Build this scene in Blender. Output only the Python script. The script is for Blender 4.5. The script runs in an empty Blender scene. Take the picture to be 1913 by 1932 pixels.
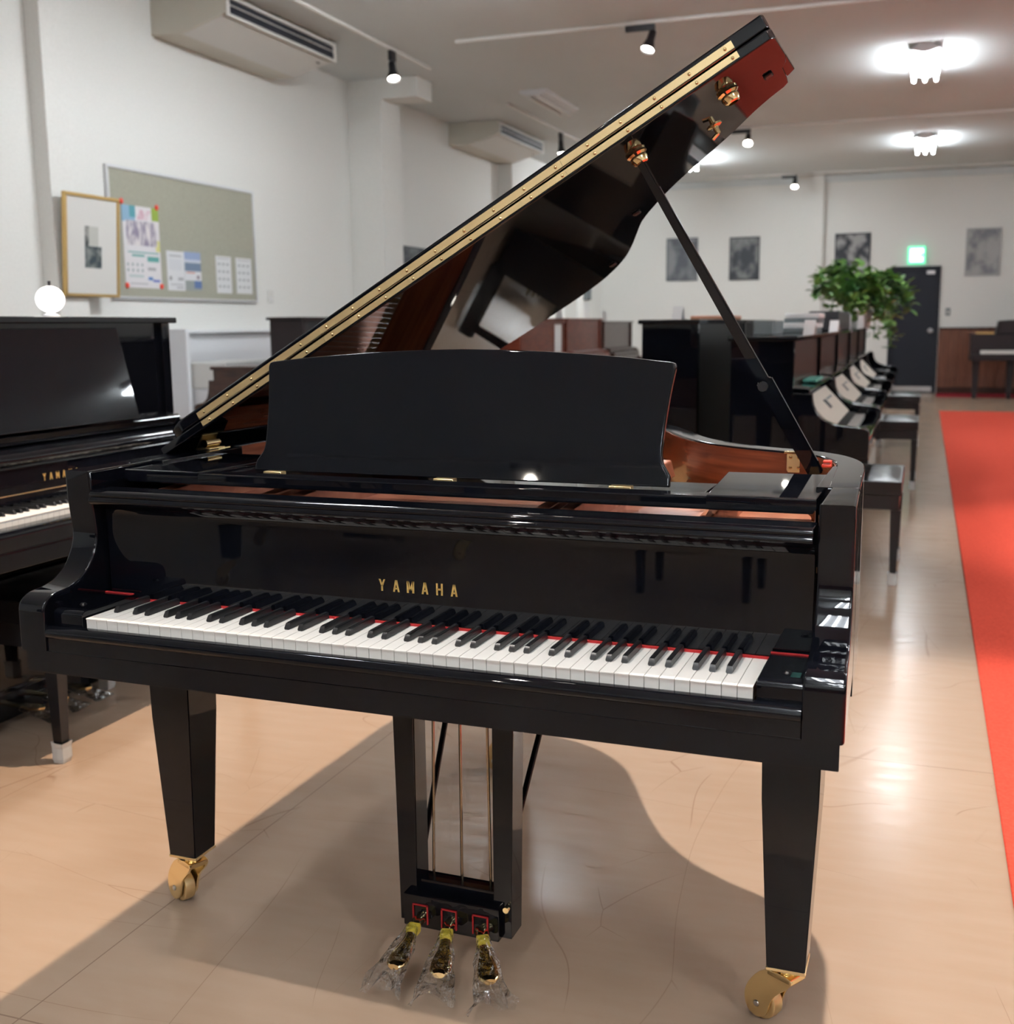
import bpy, bmesh, math, random
from mathutils import Vector, Matrix
random.seed(7)
SC = bpy.context.scene
COL = SC.collection
PI = math.pi
# ------------------------------------------------------------------ camera
W_, H_, F_ = 1913.0, 1932.0, 2140.07
CAM = Vector((0.8246, -1.6378, 1.262)); YAW = 0.35082; PITCH = 0.16282; ROLL = -0.01002
fwd = Vector((-math.sin(YAW)*math.cos(PITCH), math.cos(YAW)*math.cos(PITCH), -math.sin(PITCH)))
rgt = Vector((math.cos(YAW), math.sin(YAW), 0)); upv = rgt.cross(fwd)
r2 = rgt*math.cos(ROLL) + upv*math.sin(ROLL); u2 = upv*math.cos(ROLL) - rgt*math.sin(ROLL)
cd = bpy.data.cameras.new('camera'); cam = bpy.data.objects.new('camera', cd); COL.objects.link(cam)
m3 = Matrix((r2, u2, -fwd)).transposed()
cam.matrix_world = Matrix.Translation(CAM) @ m3.to_4x4()
cd.sensor_fit = 'HORIZONTAL'; cd.sensor_width = 36.0; cd.lens = F_/W_*36.0
cd.clip_start = 0.05; cd.clip_end = 100
cd.dof.use_dof = True; cd.dof.focus_distance = 2.0; cd.dof.aperture_fstop = 5.2
SC.camera = cam
# ------------------------------------------------------------------ world, exposure
wd = bpy.data.worlds.new('world'); SC.world = wd; wd.use_nodes = True
wd.node_tree.nodes['Background'].inputs[0].default_value = (0.55, 0.6, 0.7, 1)
wd.node_tree.nodes['Background'].inputs[1].default_value = 0.05
SC.view_settings.view_transform = 'Standard'; SC.view_settings.look = 'None'
SC.view_settings.exposure = 0.72; SC.view_settings.gamma = 1.0; SC.view_settings.use_curve_mapping = False
SC.cycles.use_denoising = True
SC.cycles.max_bounces = 7; SC.cycles.diffuse_bounces = 3; SC.cycles.glossy_bounces = 4
SC.cycles.use_adaptive_sampling = True; SC.cycles.adaptive_threshold = 0.1; SC.cycles.adaptive_min_samples = 20; SC.cycles.use_light_tree = False
SC.cycles.transmission_bounces = 4; SC.cycles.transparent_max_bounces = 12; SC.cycles.caustics_reflective = False; SC.cycles.caustics_refractive = False
SC.cycles.sample_clamp_indirect = 6.0
TUBE = 42.0        # emission of the weaker tubes in the aisle row
TUBE_STRONG = 118.0   # emission of the stronger side tubes, raised to brighten the walls
SPOT_KEY = 310.0   # watts of the spots over the grand piano
SPOT_WALL = 160.0  # watts of the other track spots

# ------------------------------------------------------------------ materials
MATS = {}
def mat(name, col, rough=0.5, metal=0.0, ior=1.5, emit=None, estr=0.0, alpha=1.0, trans=0.0, coat=0.0, coat_r=0.05, spec=0.5):
    m = bpy.data.materials.new(name); m.use_nodes = True
    b = m.node_tree.nodes['Principled BSDF']
    b.inputs['Base Color'].default_value = (*col, 1); b.inputs['Roughness'].default_value = rough
    b.inputs['Metallic'].default_value = metal; b.inputs['IOR'].default_value = ior
    b.inputs['Coat Weight'].default_value = coat; b.inputs['Coat Roughness'].default_value = coat_r
    b.inputs['Specular IOR Level'].default_value = spec
    b.inputs['Transmission Weight'].default_value = trans; b.inputs['Alpha'].default_value = alpha
    if emit:
        b.inputs['Emission Color'].default_value = (*emit, 1); b.inputs['Emission Strength'].default_value = estr
    MATS[name] = m
    return m
def nt(m): return m.node_tree.nodes, m.node_tree.links, m.node_tree.nodes['Principled BSDF']
def node(N, t, **kw):
    n = N.new(t)
    for k, v in kw.items(): setattr(n, k, v)
    return n
def noise_col(m, c1, c2, scale=(1, 1, 1), nscale=5.0, detail=4.0, lo=0.35, hi=0.65, coord='Object', bump=0.0, rough=None):
    N, L, b = nt(m)
    tc = node(N, 'ShaderNodeTexCoord'); mp = node(N, 'ShaderNodeMapping'); mp.inputs['Scale'].default_value = scale
    L.new(tc.outputs[coord], mp.inputs[0])
    nz = node(N, 'ShaderNodeTexNoise'); nz.inputs['Scale'].default_value = nscale; nz.inputs['Detail'].default_value = detail
    L.new(mp.outputs[0], nz.inputs['Vector'])
    cr = node(N, 'ShaderNodeValToRGB'); cr.color_ramp.elements[0].position = lo; cr.color_ramp.elements[1].position = hi
    cr.color_ramp.elements[0].color = (*c1, 1); cr.color_ramp.elements[1].color = (*c2, 1)
    L.new(nz.outputs[0], cr.inputs[0]); L.new(cr.outputs[0], b.inputs['Base Color'])
    if bump:
        bp = node(N, 'ShaderNodeBump'); bp.inputs['Strength'].default_value = bump; bp.inputs['Distance'].default_value = 0.002
        L.new(nz.outputs[0], bp.inputs['Height']); L.new(bp.outputs[0], b.inputs['Normal'])
    if rough:
        mr = node(N, 'ShaderNodeMapRange'); mr.inputs[3].default_value = rough[0]; mr.inputs[4].default_value = rough[1]
        L.new(nz.outputs[0], mr.inputs[0]); L.new(mr.outputs[0], b.inputs['Roughness'])
    return m
lacq = mat('black_lacquer', (0.0028, 0.0034, 0.0056), 0.022, spec=0.34)
satin = mat('black_satin', (0.006, 0.006, 0.008), 0.35)
ebony = mat('ebony', (0.012, 0.0125, 0.0145), 0.32)
ivory = mat('key_white', (0.80, 0.79, 0.76), 0.18)
brass = mat('brass', (0.84, 0.66, 0.36), 0.22, 1.0)
brass_p = mat('polished_brass', (0.88, 0.70, 0.38), 0.12, 1.0)
rodm = mat('dark_rod', (0.30, 0.24, 0.17), 0.18, 1.0)
gold = mat('gold_letter', (0.86, 0.60, 0.20), 0.35, 0.7)
steel = mat('steel', (0.55, 0.55, 0.56), 0.3, 1.0)
redf = mat('red_felt', (0.38, 0.012, 0.014), 0.9)
redp = mat('red_plastic', (0.8, 0.06, 0.03), 0.4)
tape = mat('yellow_tape', (0.75, 0.58, 0.06), 0.4)
wrap = mat('plastic_wrap', (0.9, 0.92, 0.95), 0.1)
N, L, b = nt(wrap)
tc = node(N, 'ShaderNodeTexCoord'); nz = node(N, 'ShaderNodeTexNoise'); nz.inputs['Scale'].default_value = 55; nz.inputs['Detail'].default_value = 2
L.new(tc.outputs['Object'], nz.inputs['Vector']); bp = node(N, 'ShaderNodeBump'); bp.inputs['Strength'].default_value = 1.0; bp.inputs['Distance'].default_value = 0.012
L.new(nz.outputs[0], bp.inputs['Height'])
tr = node(N, 'ShaderNodeBsdfTransparent'); tr.inputs[0].default_value = (0.93, 0.94, 0.95, 1)
gl = node(N, 'ShaderNodeBsdfGlossy'); gl.inputs['Roughness'].default_value = 0.12; L.new(bp.outputs[0], gl.inputs['Normal'])
lw = node(N, 'ShaderNodeLayerWeight'); lw.inputs[0].default_value = 0.42; L.new(bp.outputs[0], lw.inputs['Normal'])
ms = node(N, 'ShaderNodeMixShader'); L.new(lw.outputs['Facing'], ms.inputs[0]); L.new(tr.outputs[0], ms.inputs[1]); L.new(gl.outputs[0], ms.inputs[2])
L.new(ms.outputs[0], N['Material Output'].inputs['Surface'])
brush = brass.node_tree  # brushed grain on the hinge
N, L, b = nt(brass)
tc = node(N, 'ShaderNodeTexCoord'); mp = node(N, 'ShaderNodeMapping'); mp.inputs['Scale'].default_value = (6, 300, 300)
nz = node(N, 'ShaderNodeTexNoise'); nz.inputs['Scale'].default_value = 4; L.new(tc.outputs['Object'], mp.inputs[0]); L.new(mp.outputs[0], nz.inputs['Vector'])
mr = node(N, 'ShaderNodeMapRange'); mr.inputs[3].default_value = 0.30; mr.inputs[4].default_value = 0.48
L.new(nz.outputs[0], mr.inputs[0]); L.new(mr.outputs[0], b.inputs['Roughness'])
mahog = noise_col(mat('mahogany', (0.2, 0.06, 0.03), 0.25, coat=0.4), (0.15, 0.036, 0.017), (0.31, 0.085, 0.038), (1.5, 1.5, 26), 3.0, 5, 0.3, 0.7)
copper = noise_col(mat('plate_copper', (0.4, 0.17, 0.1), 0.35, 0.35), (0.50, 0.19, 0.11), (0.60, 0.25, 0.15), (3, 3, 3), 8)
spruce = noise_col(mat('soundboard_spruce', (0.5, 0.3, 0.13), 0.4), (0.42, 0.24, 0.10), (0.55, 0.33, 0.15), (40, 2, 2), 3)
walnut = noise_col(mat('walnut_veneer', (0.05, 0.02, 0.014), 0.22), (0.028, 0.011, 0.008), (0.06, 0.024, 0.016), (3, 3, 30), 3)
redwood = noise_col(mat('red_mahogany', (0.1, 0.025, 0.014), 0.3, spec=0.25), (0.095, 0.020, 0.011), (0.17, 0.038, 0.018), (3, 3, 20), 3)
frontp = mat('brown_reflection_panel', (0.050, 0.022, 0.017), 0.3)  # black panels; the brown wainscot reflection is put into the base colour
darkbrown = mat('dark_brown_satin', (0.017, 0.010, 0.012), 0.4, spec=0.3)
wallm = noise_col(mat('wall_paint', (0.7, 0.69, 0.65), 0.75), (0.80, 0.80, 0.77), (0.84, 0.84, 0.81), (1, 1, 1), 60, 3, bump=0.08)
ceilm = noise_col(mat('ceiling_paint', (0.5, 0.48, 0.46), 0.8), (0.67, 0.71, 0.715), (0.72, 0.76, 0.765), (1, 0.35, 1), 1.3, 4, 0.3, 0.7)
white = mat('white_paint', (0.78, 0.79, 0.82), 0.4)
wsoft = mat('white_cloth', (0.74, 0.74, 0.72), 0.7)
offw = mat('aircon_ivory', (0.66, 0.63, 0.55), 0.45)
offw2 = mat('aircon_white', (0.74, 0.73, 0.70), 0.4)
darkg = mat('dark_grille', (0.012, 0.015, 0.026), 0.45)
doorm = mat('door_dark', (0.012, 0.015, 0.024), 0.5, spec=0.3)
wains = noise_col(mat('wainscot_wood', (0.16, 0.05, 0.025), 0.4), (0.11, 0.036, 0.02), (0.20, 0.07, 0.035), (14, 14, 0.6), 3)
carpet = noise_col(mat('red_carpet', (0.6, 0.06, 0.035), 0.95, spec=0.1), (0.62, 0.070, 0.042), (0.72, 0.092, 0.055), (1, 1, 1), 90, 4, bump=0.5)
carpet2 = mat('dark_red_carpet', (0.28, 0.02, 0.03), 0.95, spec=0.1)
cork = noise_col(mat('board_felt', (0.36, 0.36, 0.29), 0.85), (0.35, 0.345, 0.275), (0.40, 0.395, 0.32), (1, 1, 1), 90, 3)
alu = mat('aluminium', (0.75, 0.76, 0.78), 0.35, 0.6)
paper = mat('paper', (0.78, 0.78, 0.78), 0.7)
cardm = mat('cream_board', (0.62, 0.57, 0.49), 0.7)
leather = mat('black_leather', (0.006, 0.006, 0.008), 0.28)
sock = mat('white_wrap', (0.62, 0.64, 0.64), 0.6)
goldf = mat('gold_frame', (0.62, 0.42, 0.16), 0.35, 0.6)
blackp = mat('black_plastic', (0.012, 0.013, 0.018), 0.4)
tube_on = mat('tube_lit', (1, 1, 1), 0.4, emit=(0.90, 0.96, 1.0), estr=TUBE)
tube_strong = mat('tube_lit_strong', (1, 1, 1), 0.4, emit=(0.90, 0.96, 1.0), estr=TUBE_STRONG)  # same tubes at raised emission, to brighten walls and ceiling
tube_off = mat('tube_off', (0.8, 0.8, 0.78), 0.3)
lensm = mat('spot_lens', (1, 1, 1), 0.4, emit=(1.0, 0.93, 0.82), estr=30.0)
globe = mat('globe_glow', (1, 1, 1), 0.3, emit=(1, 0.97, 0.95), estr=1.6)
signg = mat('exit_green', (0.05, 0.6, 0.3), 0.5, emit=(0.10, 0.75, 0.40), estr=0.9)
signw = mat('exit_white', (0.9, 0.95, 0.9), 0.5, emit=(0.85, 1.0, 0.92), estr=0.95)
stick = mat('dark_green_print', (0.012, 0.05, 0.045), 0.3)
teal = mat('teal_cloth', (0.10, 0.42, 0.34), 0.6)
leafA = noise_col(mat('leaf_green', (0.06, 0.2, 0.03), 0.45), (0.04, 0.14, 0.04), (0.24, 0.42, 0.10), (1, 1, 1), 6, 2, 0.35, 0.65)
greyb = mat('grey_box', (0.16, 0.19, 0.20), 0.55)
pink = mat('peach_cover', (0.5, 0.25, 0.16), 0.7)

# floor: worn beige vinyl, mottled, fine curved scratches, a few sheet seams
floorm = mat('floor_vinyl', (0.55, 0.38, 0.28), 0.16, spec=0.34)
N, L, b = nt(floorm)
tc = node(N, 'ShaderNodeTexCoord')
def fnoise(scale, detail, mscale=(1, 1, 1), dist=0.0):
    mp = node(N, 'ShaderNodeMapping'); mp.inputs['Scale'].default_value = mscale; L.new(tc.outputs['Object'], mp.inputs[0])
    n = node(N, 'ShaderNodeTexNoise'); n.inputs['Scale'].default_value = scale; n.inputs['Detail'].default_value = detail
    n.inputs['Distortion'].default_value = dist; L.new(mp.outputs[0], n.inputs['Vector']); return n
def mix(a, bcol, fac, typ='MIX'):
    mx = node(N, 'ShaderNodeMix', data_type='RGBA', blend_type=typ)
    if isinstance(fac, float): mx.inputs[0].default_value = fac
    else: L.new(fac, mx.inputs[0])
    for i, v in ((6, a), (7, bcol)):
        if isinstance(v, tuple): mx.inputs[i].default_value = (*v, 1)
        else: L.new(v, mx.inputs[i])
    return mx.outputs[2]
def ramp(sock_, p0, p1, v0=0.0, v1=1.0):
    mr = node(N, 'ShaderNodeMapRange'); mr.inputs[1].default_value = p0; mr.inputs[2].default_value = p1
    mr.inputs[3].default_value = v0; mr.inputs[4].default_value = v1; L.new(sock_, mr.inputs[0]); return mr.outputs[0]
def mth(op, a, bb):
    n = node(N, 'ShaderNodeMath', operation=op)
    for i, v in ((0, a), (1, bb)):
        if isinstance(v, (int, float)): n.inputs[i].default_value = v
        else: L.new(v, n.inputs[i])
    return n.outputs[0]
n1 = fnoise(1.4, 3, (1, 1, 1), 0.0); n2 = fnoise(5, 9, (1, 4.5, 1), 0.0); n3 = fnoise(0.5, 2)
c0 = mix((0.430, 0.296, 0.205), (0.470, 0.330, 0.236), ramp(n1.outputs[0], 0.3, 0.7))
c1 = mix(c0, (0.53, 0.41, 0.32), ramp(n2.outputs[0], 0.25, 0.75, 0.0, 0.30))
def scratch(scale, width, mscale, thr, seedoff):
    mp = node(N, 'ShaderNodeMapping'); mp.inputs['Scale'].default_value = mscale; mp.inputs['Location'].default_value = seedoff
    L.new(tc.outputs['Object'], mp.inputs[0])
    wn = node(N, 'ShaderNodeTexNoise'); wn.inputs['Scale'].default_value = 1.2; wn.inputs['Detail'].default_value = 2; L.new(mp.outputs[0], wn.inputs['Vector'])
    ad = node(N, 'ShaderNodeVectorMath', operation='MULTIPLY_ADD'); ad.inputs[1].default_value = (0.7, 0.7, 0); L.new(wn.outputs['Color'], ad.inputs[0]); L.new(mp.outputs[0], ad.inputs[2])
    v = node(N, 'ShaderNodeTexVoronoi', feature='DISTANCE_TO_EDGE'); v.inputs['Scale'].default_value = scale; L.new(ad.outputs[0], v.inputs['Vector'])
    line = ramp(v.outputs['Distance'], 0.0, width, 1.0, 0.0)
    mk = node(N, 'ShaderNodeTexNoise'); mk.inputs['Scale'].default_value = 2.6; mk.inputs['Detail'].default_value = 1; L.new(mp.outputs[0], mk.inputs['Vector'])
    return mth('MULTIPLY', line, ramp(mk.outputs[0], thr, thr+0.05))
s1 = scratch(1.9, 0.0030, (1, 0.35, 1), 0.53, (3, 1, 0)); s2 = scratch(2.6, 0.0034, (0.4, 1.3, 1), 0.56, (7, 5, 0)); s3 = scratch(5.5, 0.006, (1.2, 0.5, 1), 0.58, (1, 9, 0))
sc_ = mth('MAXIMUM', mth('MAXIMUM', s1, s2), s3)
c2 = mix(c1, (0.25, 0.14, 0.09), mth('MULTIPLY', sc_, 0.6))
sx = node(N, 'ShaderNodeSeparateXYZ'); L.new(tc.outputs['Object'], sx.inputs[0])
wob = mth('MULTIPLY', fnoise(1.5, 2).outputs[0], 0.03)
yy = mth('ADD', sx.outputs[1], wob)
fr = mth('FRACT', mth('DIVIDE', mth('ADD', yy, 0.13), 1.83), 0)
seam = mth('LESS_THAN', fr, 0.0022)
fx = mth('FRACT', mth('DIVIDE', mth('ADD', sx.outputs[0], 0.70), 1.83), 0)
seam = mth('MAXIMUM', seam, mth('LESS_THAN', fx, 0.0018))
c3 = mix(c2, (0.24, 0.15, 0.11), mth('MULTIPLY', seam, 0.7))
L.new(c3, b.inputs['Base Color'])
L.new(ramp(n2.outputs[0], 0.25, 0.8, 0.15, 0.27), b.inputs['Roughness'])
bp = node(N, 'ShaderNodeBump'); bp.inputs['Strength'].default_value = 0.05; bp.inputs['Distance'].default_value = 0.004
L.new(n1.outputs[0], bp.inputs['Height']); L.new(bp.outputs[0], b.inputs['Normal'])

def print_mat(name, base, rects, axes=(1, 2), noise_rects=()):
    """flat print: coloured blocks on a sheet, in the sheet's own 0..1 coordinates"""
    global N, L
    m = mat(name, base, 0.6); N, L, b = nt(m)
    tc = node(N, 'ShaderNodeTexCoord'); sp = node(N, 'ShaderNodeSeparateXYZ'); L.new(tc.outputs['Generated'], sp.inputs[0])
    u, v = sp.outputs[axes[0]], sp.outputs[axes[1]]
    cur = base
    def inside(r):
        a = mth('MULTIPLY', mth('GREATER_THAN', u, r[0]), mth('LESS_THAN', u, r[2]))
        c = mth('MULTIPLY', mth('GREATER_THAN', v, r[1]), mth('LESS_THAN', v, r[3]))
        return mth('MULTIPLY', a, c)
    for r in rects: cur = mix(cur, r[4], inside(r))
    for r in noise_rects:
        nz = node(N, 'ShaderNodeTexNoise'); nz.inputs['Scale'].default_value = r[6]; nz.inputs['Detail'].default_value = 4
        mp = node(N, 'ShaderNodeMapping'); mp.inputs['Scale'].default_value = r[7] if len(r) > 7 else (1, 1, 1); mp.inputs['Location'].default_value = (r[6], r[0]*7, r[1]*5)
        L.new(tc.outputs['Generated'], mp.inputs[0]); L.new(mp.outputs[0], nz.inputs['Vector'])
        cl = mix(r[4], r[5], ramp(nz.outputs[0], 0.42, 0.58))
        cur = mix(cur, cl, inside(r))
    L.new(cur, b.inputs['Base Color']) if not isinstance(cur, tuple) else None
    return m

# ------------------------------------------------------------------ mesh helpers
def nb(): return bmesh.new()
def quadbox(bm, x0, x1, y0, y1, z0, z1, bev=0.0, seg=2):
    vs = [bm.verts.new(p) for p in ((x0,y0,z0),(x1,y0,z0),(x1,y1,z0),(x0,y1,z0),(x0,y0,z1),(x1,y0,z1),(x1,y1,z1),(x0,y1,z1))]
    fs = [bm.faces.new([vs[i] for i in f]) for f in ((3,2,1,0),(4,5,6,7),(0,1,5,4),(1,2,6,5),(2,3,7,6),(3,0,4,7))]
    if bev > 0:
        es = list({e for f in fs for e in f.edges})
        bmesh.ops.bevel(bm, geom=es, offset=bev, segments=seg, profile=0.5, affect='EDGES')
    return vs
def B(x0, x1, y0, y1, z0, z1, bev=0.0, seg=2):
    bm = nb(); quadbox(bm, x0, x1, y0, y1, z0, z1, bev, seg); return bm
def prism(bm, pts, axis, a, c, bev=0.0, seg=2, bev_angle=None):
    """closed 2-D outline swept along an axis (0: pts are (y,z); 1: (x,z); 2: (x,y))"""
    def P(p, t): return (t, p[0], p[1]) if axis == 0 else ((p[0], t, p[1]) if axis == 1 else (p[0], p[1], t))
    v0 = [bm.verts.new(P(p, a)) for p in pts]; v1 = [bm.verts.new(P(p, c)) for p in pts]
    n = len(pts); fs = [bm.faces.new(v0), bm.faces.new(v1[::-1])]
    rim = list(fs[0].edges) + list(fs[1].edges)
    for i in range(n): fs.append(bm.faces.new((v0[i], v1[i], v1[(i+1) % n], v0[(i+1) % n])))
    bmesh.ops.recalc_face_normals(bm, faces=fs)
    if bev > 0:
        bmesh.ops.bevel(bm, geom=rim, offset=bev, segments=seg, profile=0.5, affect='EDGES')
def PR(pts, axis, a, c, bev=0.0, seg=2):
    bm = nb(); prism(bm, pts, axis, a, c, bev, seg); return bm
def tube(bm, pts, r, n=10, cap=True):
    pts = [Vector(p) for p in pts]; rs = r if isinstance(r, (list, tuple)) else [r]*len(pts)
    rings = []
    for i, p in enumerate(pts):
        t = (pts[min(i+1, len(pts)-1)] - pts[max(i-1, 0)]).normalized()
        a = t.orthogonal().normalized() if i == 0 else (rings[-1][1] - t*rings[-1][1].dot(t)).normalized()
        bb = t.cross(a)
        rings.append(([bm.verts.new(p + (a*math.cos(2*PI*k/n) + bb*math.sin(2*PI*k/n))*rs[i]) for k in range(n)], a))
    for i in range(len(rings)-1):
        for k in range(n):
            bm.faces.new((rings[i][0][k], rings[i][0][(k+1) % n], rings[i+1][0][(k+1) % n], rings[i+1][0][k]))
    if cap: bm.faces.new(rings[0][0][::-1]); bm.faces.new(rings[-1][0])
def T(pts, r, n=10):
    bm = nb(); tube(bm, pts, r, n); return bm
def lathe(bm, prof, n=24, M=None):
    """profile (radius, height) turned about z; M places it"""
    M = M or Matrix.Identity(4); rings = []
    for r, z in prof:
        if r < 1e-6: rings.append([bm.verts.new(M @ Vector((0, 0, z)))])
        else: rings.append([bm.verts.new(M @ Vector((r*math.cos(2*PI*k/n), r*math.sin(2*PI*k/n), z))) for k in range(n)])
    for i in range(len(rings)-1):
        A, C = rings[i], rings[i+1]
        for k in range(n):
            q = [A[k % len(A)], A[(k+1) % len(A)], C[(k+1) % len(C)], C[k % len(C)]]
            q2 = []
            for v in q:
                if v not in q2: q2.append(v)
            if len(q2) >= 3: bm.faces.new(q2)
    bmesh.ops.recalc_face_normals(bm, faces=bm.faces)
def LA(prof, n=24, M=None):
    bm = nb(); lathe(bm, prof, n, M); return bm
def meshdata(name, bm, m, smooth=40):
    me = bpy.data.meshes.new(name); bm.to_mesh(me); bm.free()
    if m: me.materials.append(m)
    if smooth:
        for p in me.polygons: p.use_smooth = True
        me.set_sharp_from_angle(angle=math.radians(smooth))
    return me
def link(name, me, parent=None, loc=None, rz=None):
    o = bpy.data.objects.new(name, me); COL.objects.link(o)
    if parent: o.parent = parent
    if loc is not None: o.location = loc
    if rz is not None: o.rotation_euler = (0, 0, rz)
    return o
def obj(name, bm, m, parent=None, loc=None, rz=None, smooth=40, label=None, kind=None):
    o = link(name, meshdata(name, bm, m, smooth), parent, loc, rz)
    if smooth:
        wnm = o.modifiers.new('weighted', 'WEIGHTED_NORMAL'); wnm.keep_sharp = True; wnm.weight = 80
    if label: o['label'] = label
    if kind: o['kind'] = kind
    return o
def tag(o, label, cat, group=None):
    o['label'] = label; o['category'] = cat
    if group: o['group'] = group
    return o
def thing(name, label, cat, loc=(0, 0, 0), rz=0.0, group=None):
    o = bpy.data.objects.new(name, None); COL.objects.link(o); o.empty_display_size = 0.1
    o.location = loc; o.rotation_euler = (0, 0, rz); return tag(o, label, cat, group)
def struct(name, bm, m, parent=None):
    o = obj(name, bm, m, parent, smooth=0)
    if not parent: o['kind'] = 'structure'
    return o
def dup(root, loc, rz, label=None, group=None):
    def cp(o, par):
        c = o.copy(); COL.objects.link(c); c.parent = par
        for ch in o.children: cp(ch, c)
        return c
    r = cp(root, None); r.location = loc; r.rotation_euler = (0, 0, rz)
    if label: r['label'] = label
    if group: r['group'] = group
    return r
def smoothpts(pts, n=6, closed=False):
    """Catmull-Rom through the points"""
    out = []; k = len(pts); rng = range(k) if closed else range(k-1)
    for i in rng:
        g = lambda j: Vector(pts[j % k]) if closed else Vector(pts[max(0, min(k-1, j))])
        p0, p1, p2, p3 = g(i-1), g(i), g(i+1), g(i+2)
        for s in range(n):
            t = s/n
            out.append(tuple(0.5*((2*p1)+(p2-p0)*t+(2*p0-5*p1+4*p2-p3)*t*t+(3*p1-p0-3*p2+p3)*t**3)))
    if not closed: out.append(tuple(pts[-1]))
    return out

# ------------------------------------------------------------------ the room
XL, XR, YB, YF, ZC = -5.10, 6.2, 20.0, -7.0, 3.85
struct('floor', B(XL-0.3, XR+0.3, YF-0.3, YB+0.3, -0.12, 0.0), floorm)
struct('ceiling', B(XL-0.3, XR+0.3, YF-0.3, YB+0.3, ZC, ZC+0.15), ceilm)
struct('wall_left', B(XL-0.25, XL, YF, YB, 0, ZC), wallm)
struct('wall_right', B(XR, XR+0.25, YF, YB, 0, ZC), wallm)
struct('wall_front', B(XL, XR, YF-0.25, YF, 0, ZC), wallm)
wb = nb()
for x0, x1, z0, z1 in ((XL, 0.20, 0, ZC), (1.035, XR, 0, ZC), (0.20, 1.035, 2.22, ZC)): quadbox(wb, x0, x1, YB, YB+0.25, z0, z1)
struct('wall_back', wb, wallm)
# pilasters along the left wall
for i, (y0, y1, d) in enumerate(((4.985, 5.295, 0.125), (9.72, 10.19, 0.39), (14.30, 14.62, 0.22), (17.6, 18.0, 0.22), (0.2, 0.6, 0.14))):
    struct('trim_%d' % (i+1), B(XL, XL+d, y0, y1, 0, ZC), wallm)
struct('trim_6', B(XL+0.39, -4.283, 9.72, 10.10, 3.645, ZC), wallm)          # stub beam over the second pilaster
struct('trim_7', B(-1.44, -1.30, YB-0.06, YB, 0, ZC), wallm)                       # pilaster on the far wall
struct('trim_8', B(-1.30, -0.98, YB-0.10, YB, 0, ZC), wallm)
struct('trim_9', B(XL, XR, YB-0.03, YB, ZC-0.12, ZC), ceilm)
# white dado on the left wall with a ledge
struct('trim_10', B(XL, XL+0.03, 5.30, 9.70, 0, 1.225), white)
struct('trim_11', B(XL, XL+0.10, 5.30, 9.70, 1.225, 1.25, 0.004), white)
# wainscot on the far wall and the right wall: individual boards
wn = struct('trim_12', B(1.05, XR, YB-0.012, YB, 0, 1.12), wains)
me = meshdata('board', B(0.003, 0.157, YB-0.03, YB-0.012, 0.11, 1.12, 0.003, 1), wains, 0)
for k in range(32):
    o = link('board', me, wn, (1.05+0.16*k, 0, 0))
struct('trim_13', B(1.05, XR, YB-0.05, YB, 1.12, 1.155, 0.004), walnut)
struct('baseboard_back', B(1.05, XR, YB-0.045, YB-0.03, 0, 0.11), walnut)
struct('trim_14', B(XR-0.03, XR, YF, YB-0.05, 0, 1.12), wains)
struct('trim_15', B(XR-0.05, XR, YF, YB-0.05, 1.12, 1.155), walnut)
struct('trim_16', B(XL, XR, YF, YF+0.03, 0, 1.12), wains)
# door at the far end
d1 = struct('door_1', B(0.25, 0.985, YB+0.0, YB+0.045, 0.02, 2.17, 0.004), doorm)
obj('door_frame', (lambda bm: (quadbox(bm, 0.20, 0.25, YB-0.03, YB+0.1, 0, 2.22), quadbox(bm, 0.985, 1.035, YB-0.03, YB+0.1, 0, 2.22), quadbox(bm, 0.25, 0.985, YB-0.03, YB+0.1, 2.17, 2.22), bm)[-1])(nb()), doorm, d1, smooth=0)
obj('door_closer', B(0.80, 0.94, YB-0.05, YB, 2.08, 2.14, 0.005), steel, d1)
obj('door_knob', LA([(0, 0.07), (0.03, 0.065), (0.045, 0.045), (0.035, 0.02), (0.05, 0.008), (0.05, 0)], 16, Matrix.Translation((0.905, YB, 1.10)) @ Matrix.Rotation(PI/2, 4, 'X')), steel, d1)
obj('kick_plate', B(0.27, 0.97, YB-0.006, YB, 0.03, 0.12), steel, d1)

# ------------------------------------------------------------------ carpet runners
tag(obj('carpet_runner', B(1.063, 2.75, -3.0, 15.63, 0.0, 0.008, 0.003, 1), carpet), 'long bright red carpet runner along the aisle beside the grand piano', 'carpet')
tag(obj('carpet_strip', B(1.05, 5.5, 18.9, 19.9, 0.0, 0.01, 0.003, 1), carpet2), 'narrow dark red carpet strip at the foot of the wood wainscot', 'carpet')

# ------------------------------------------------------------------ grand piano
RHO = 0.0174
GP = thing('grand_piano', 'glossy black grand piano with raised lid and open keyboard', 'grand piano', (0, 0, 0), -RHO)
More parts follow.
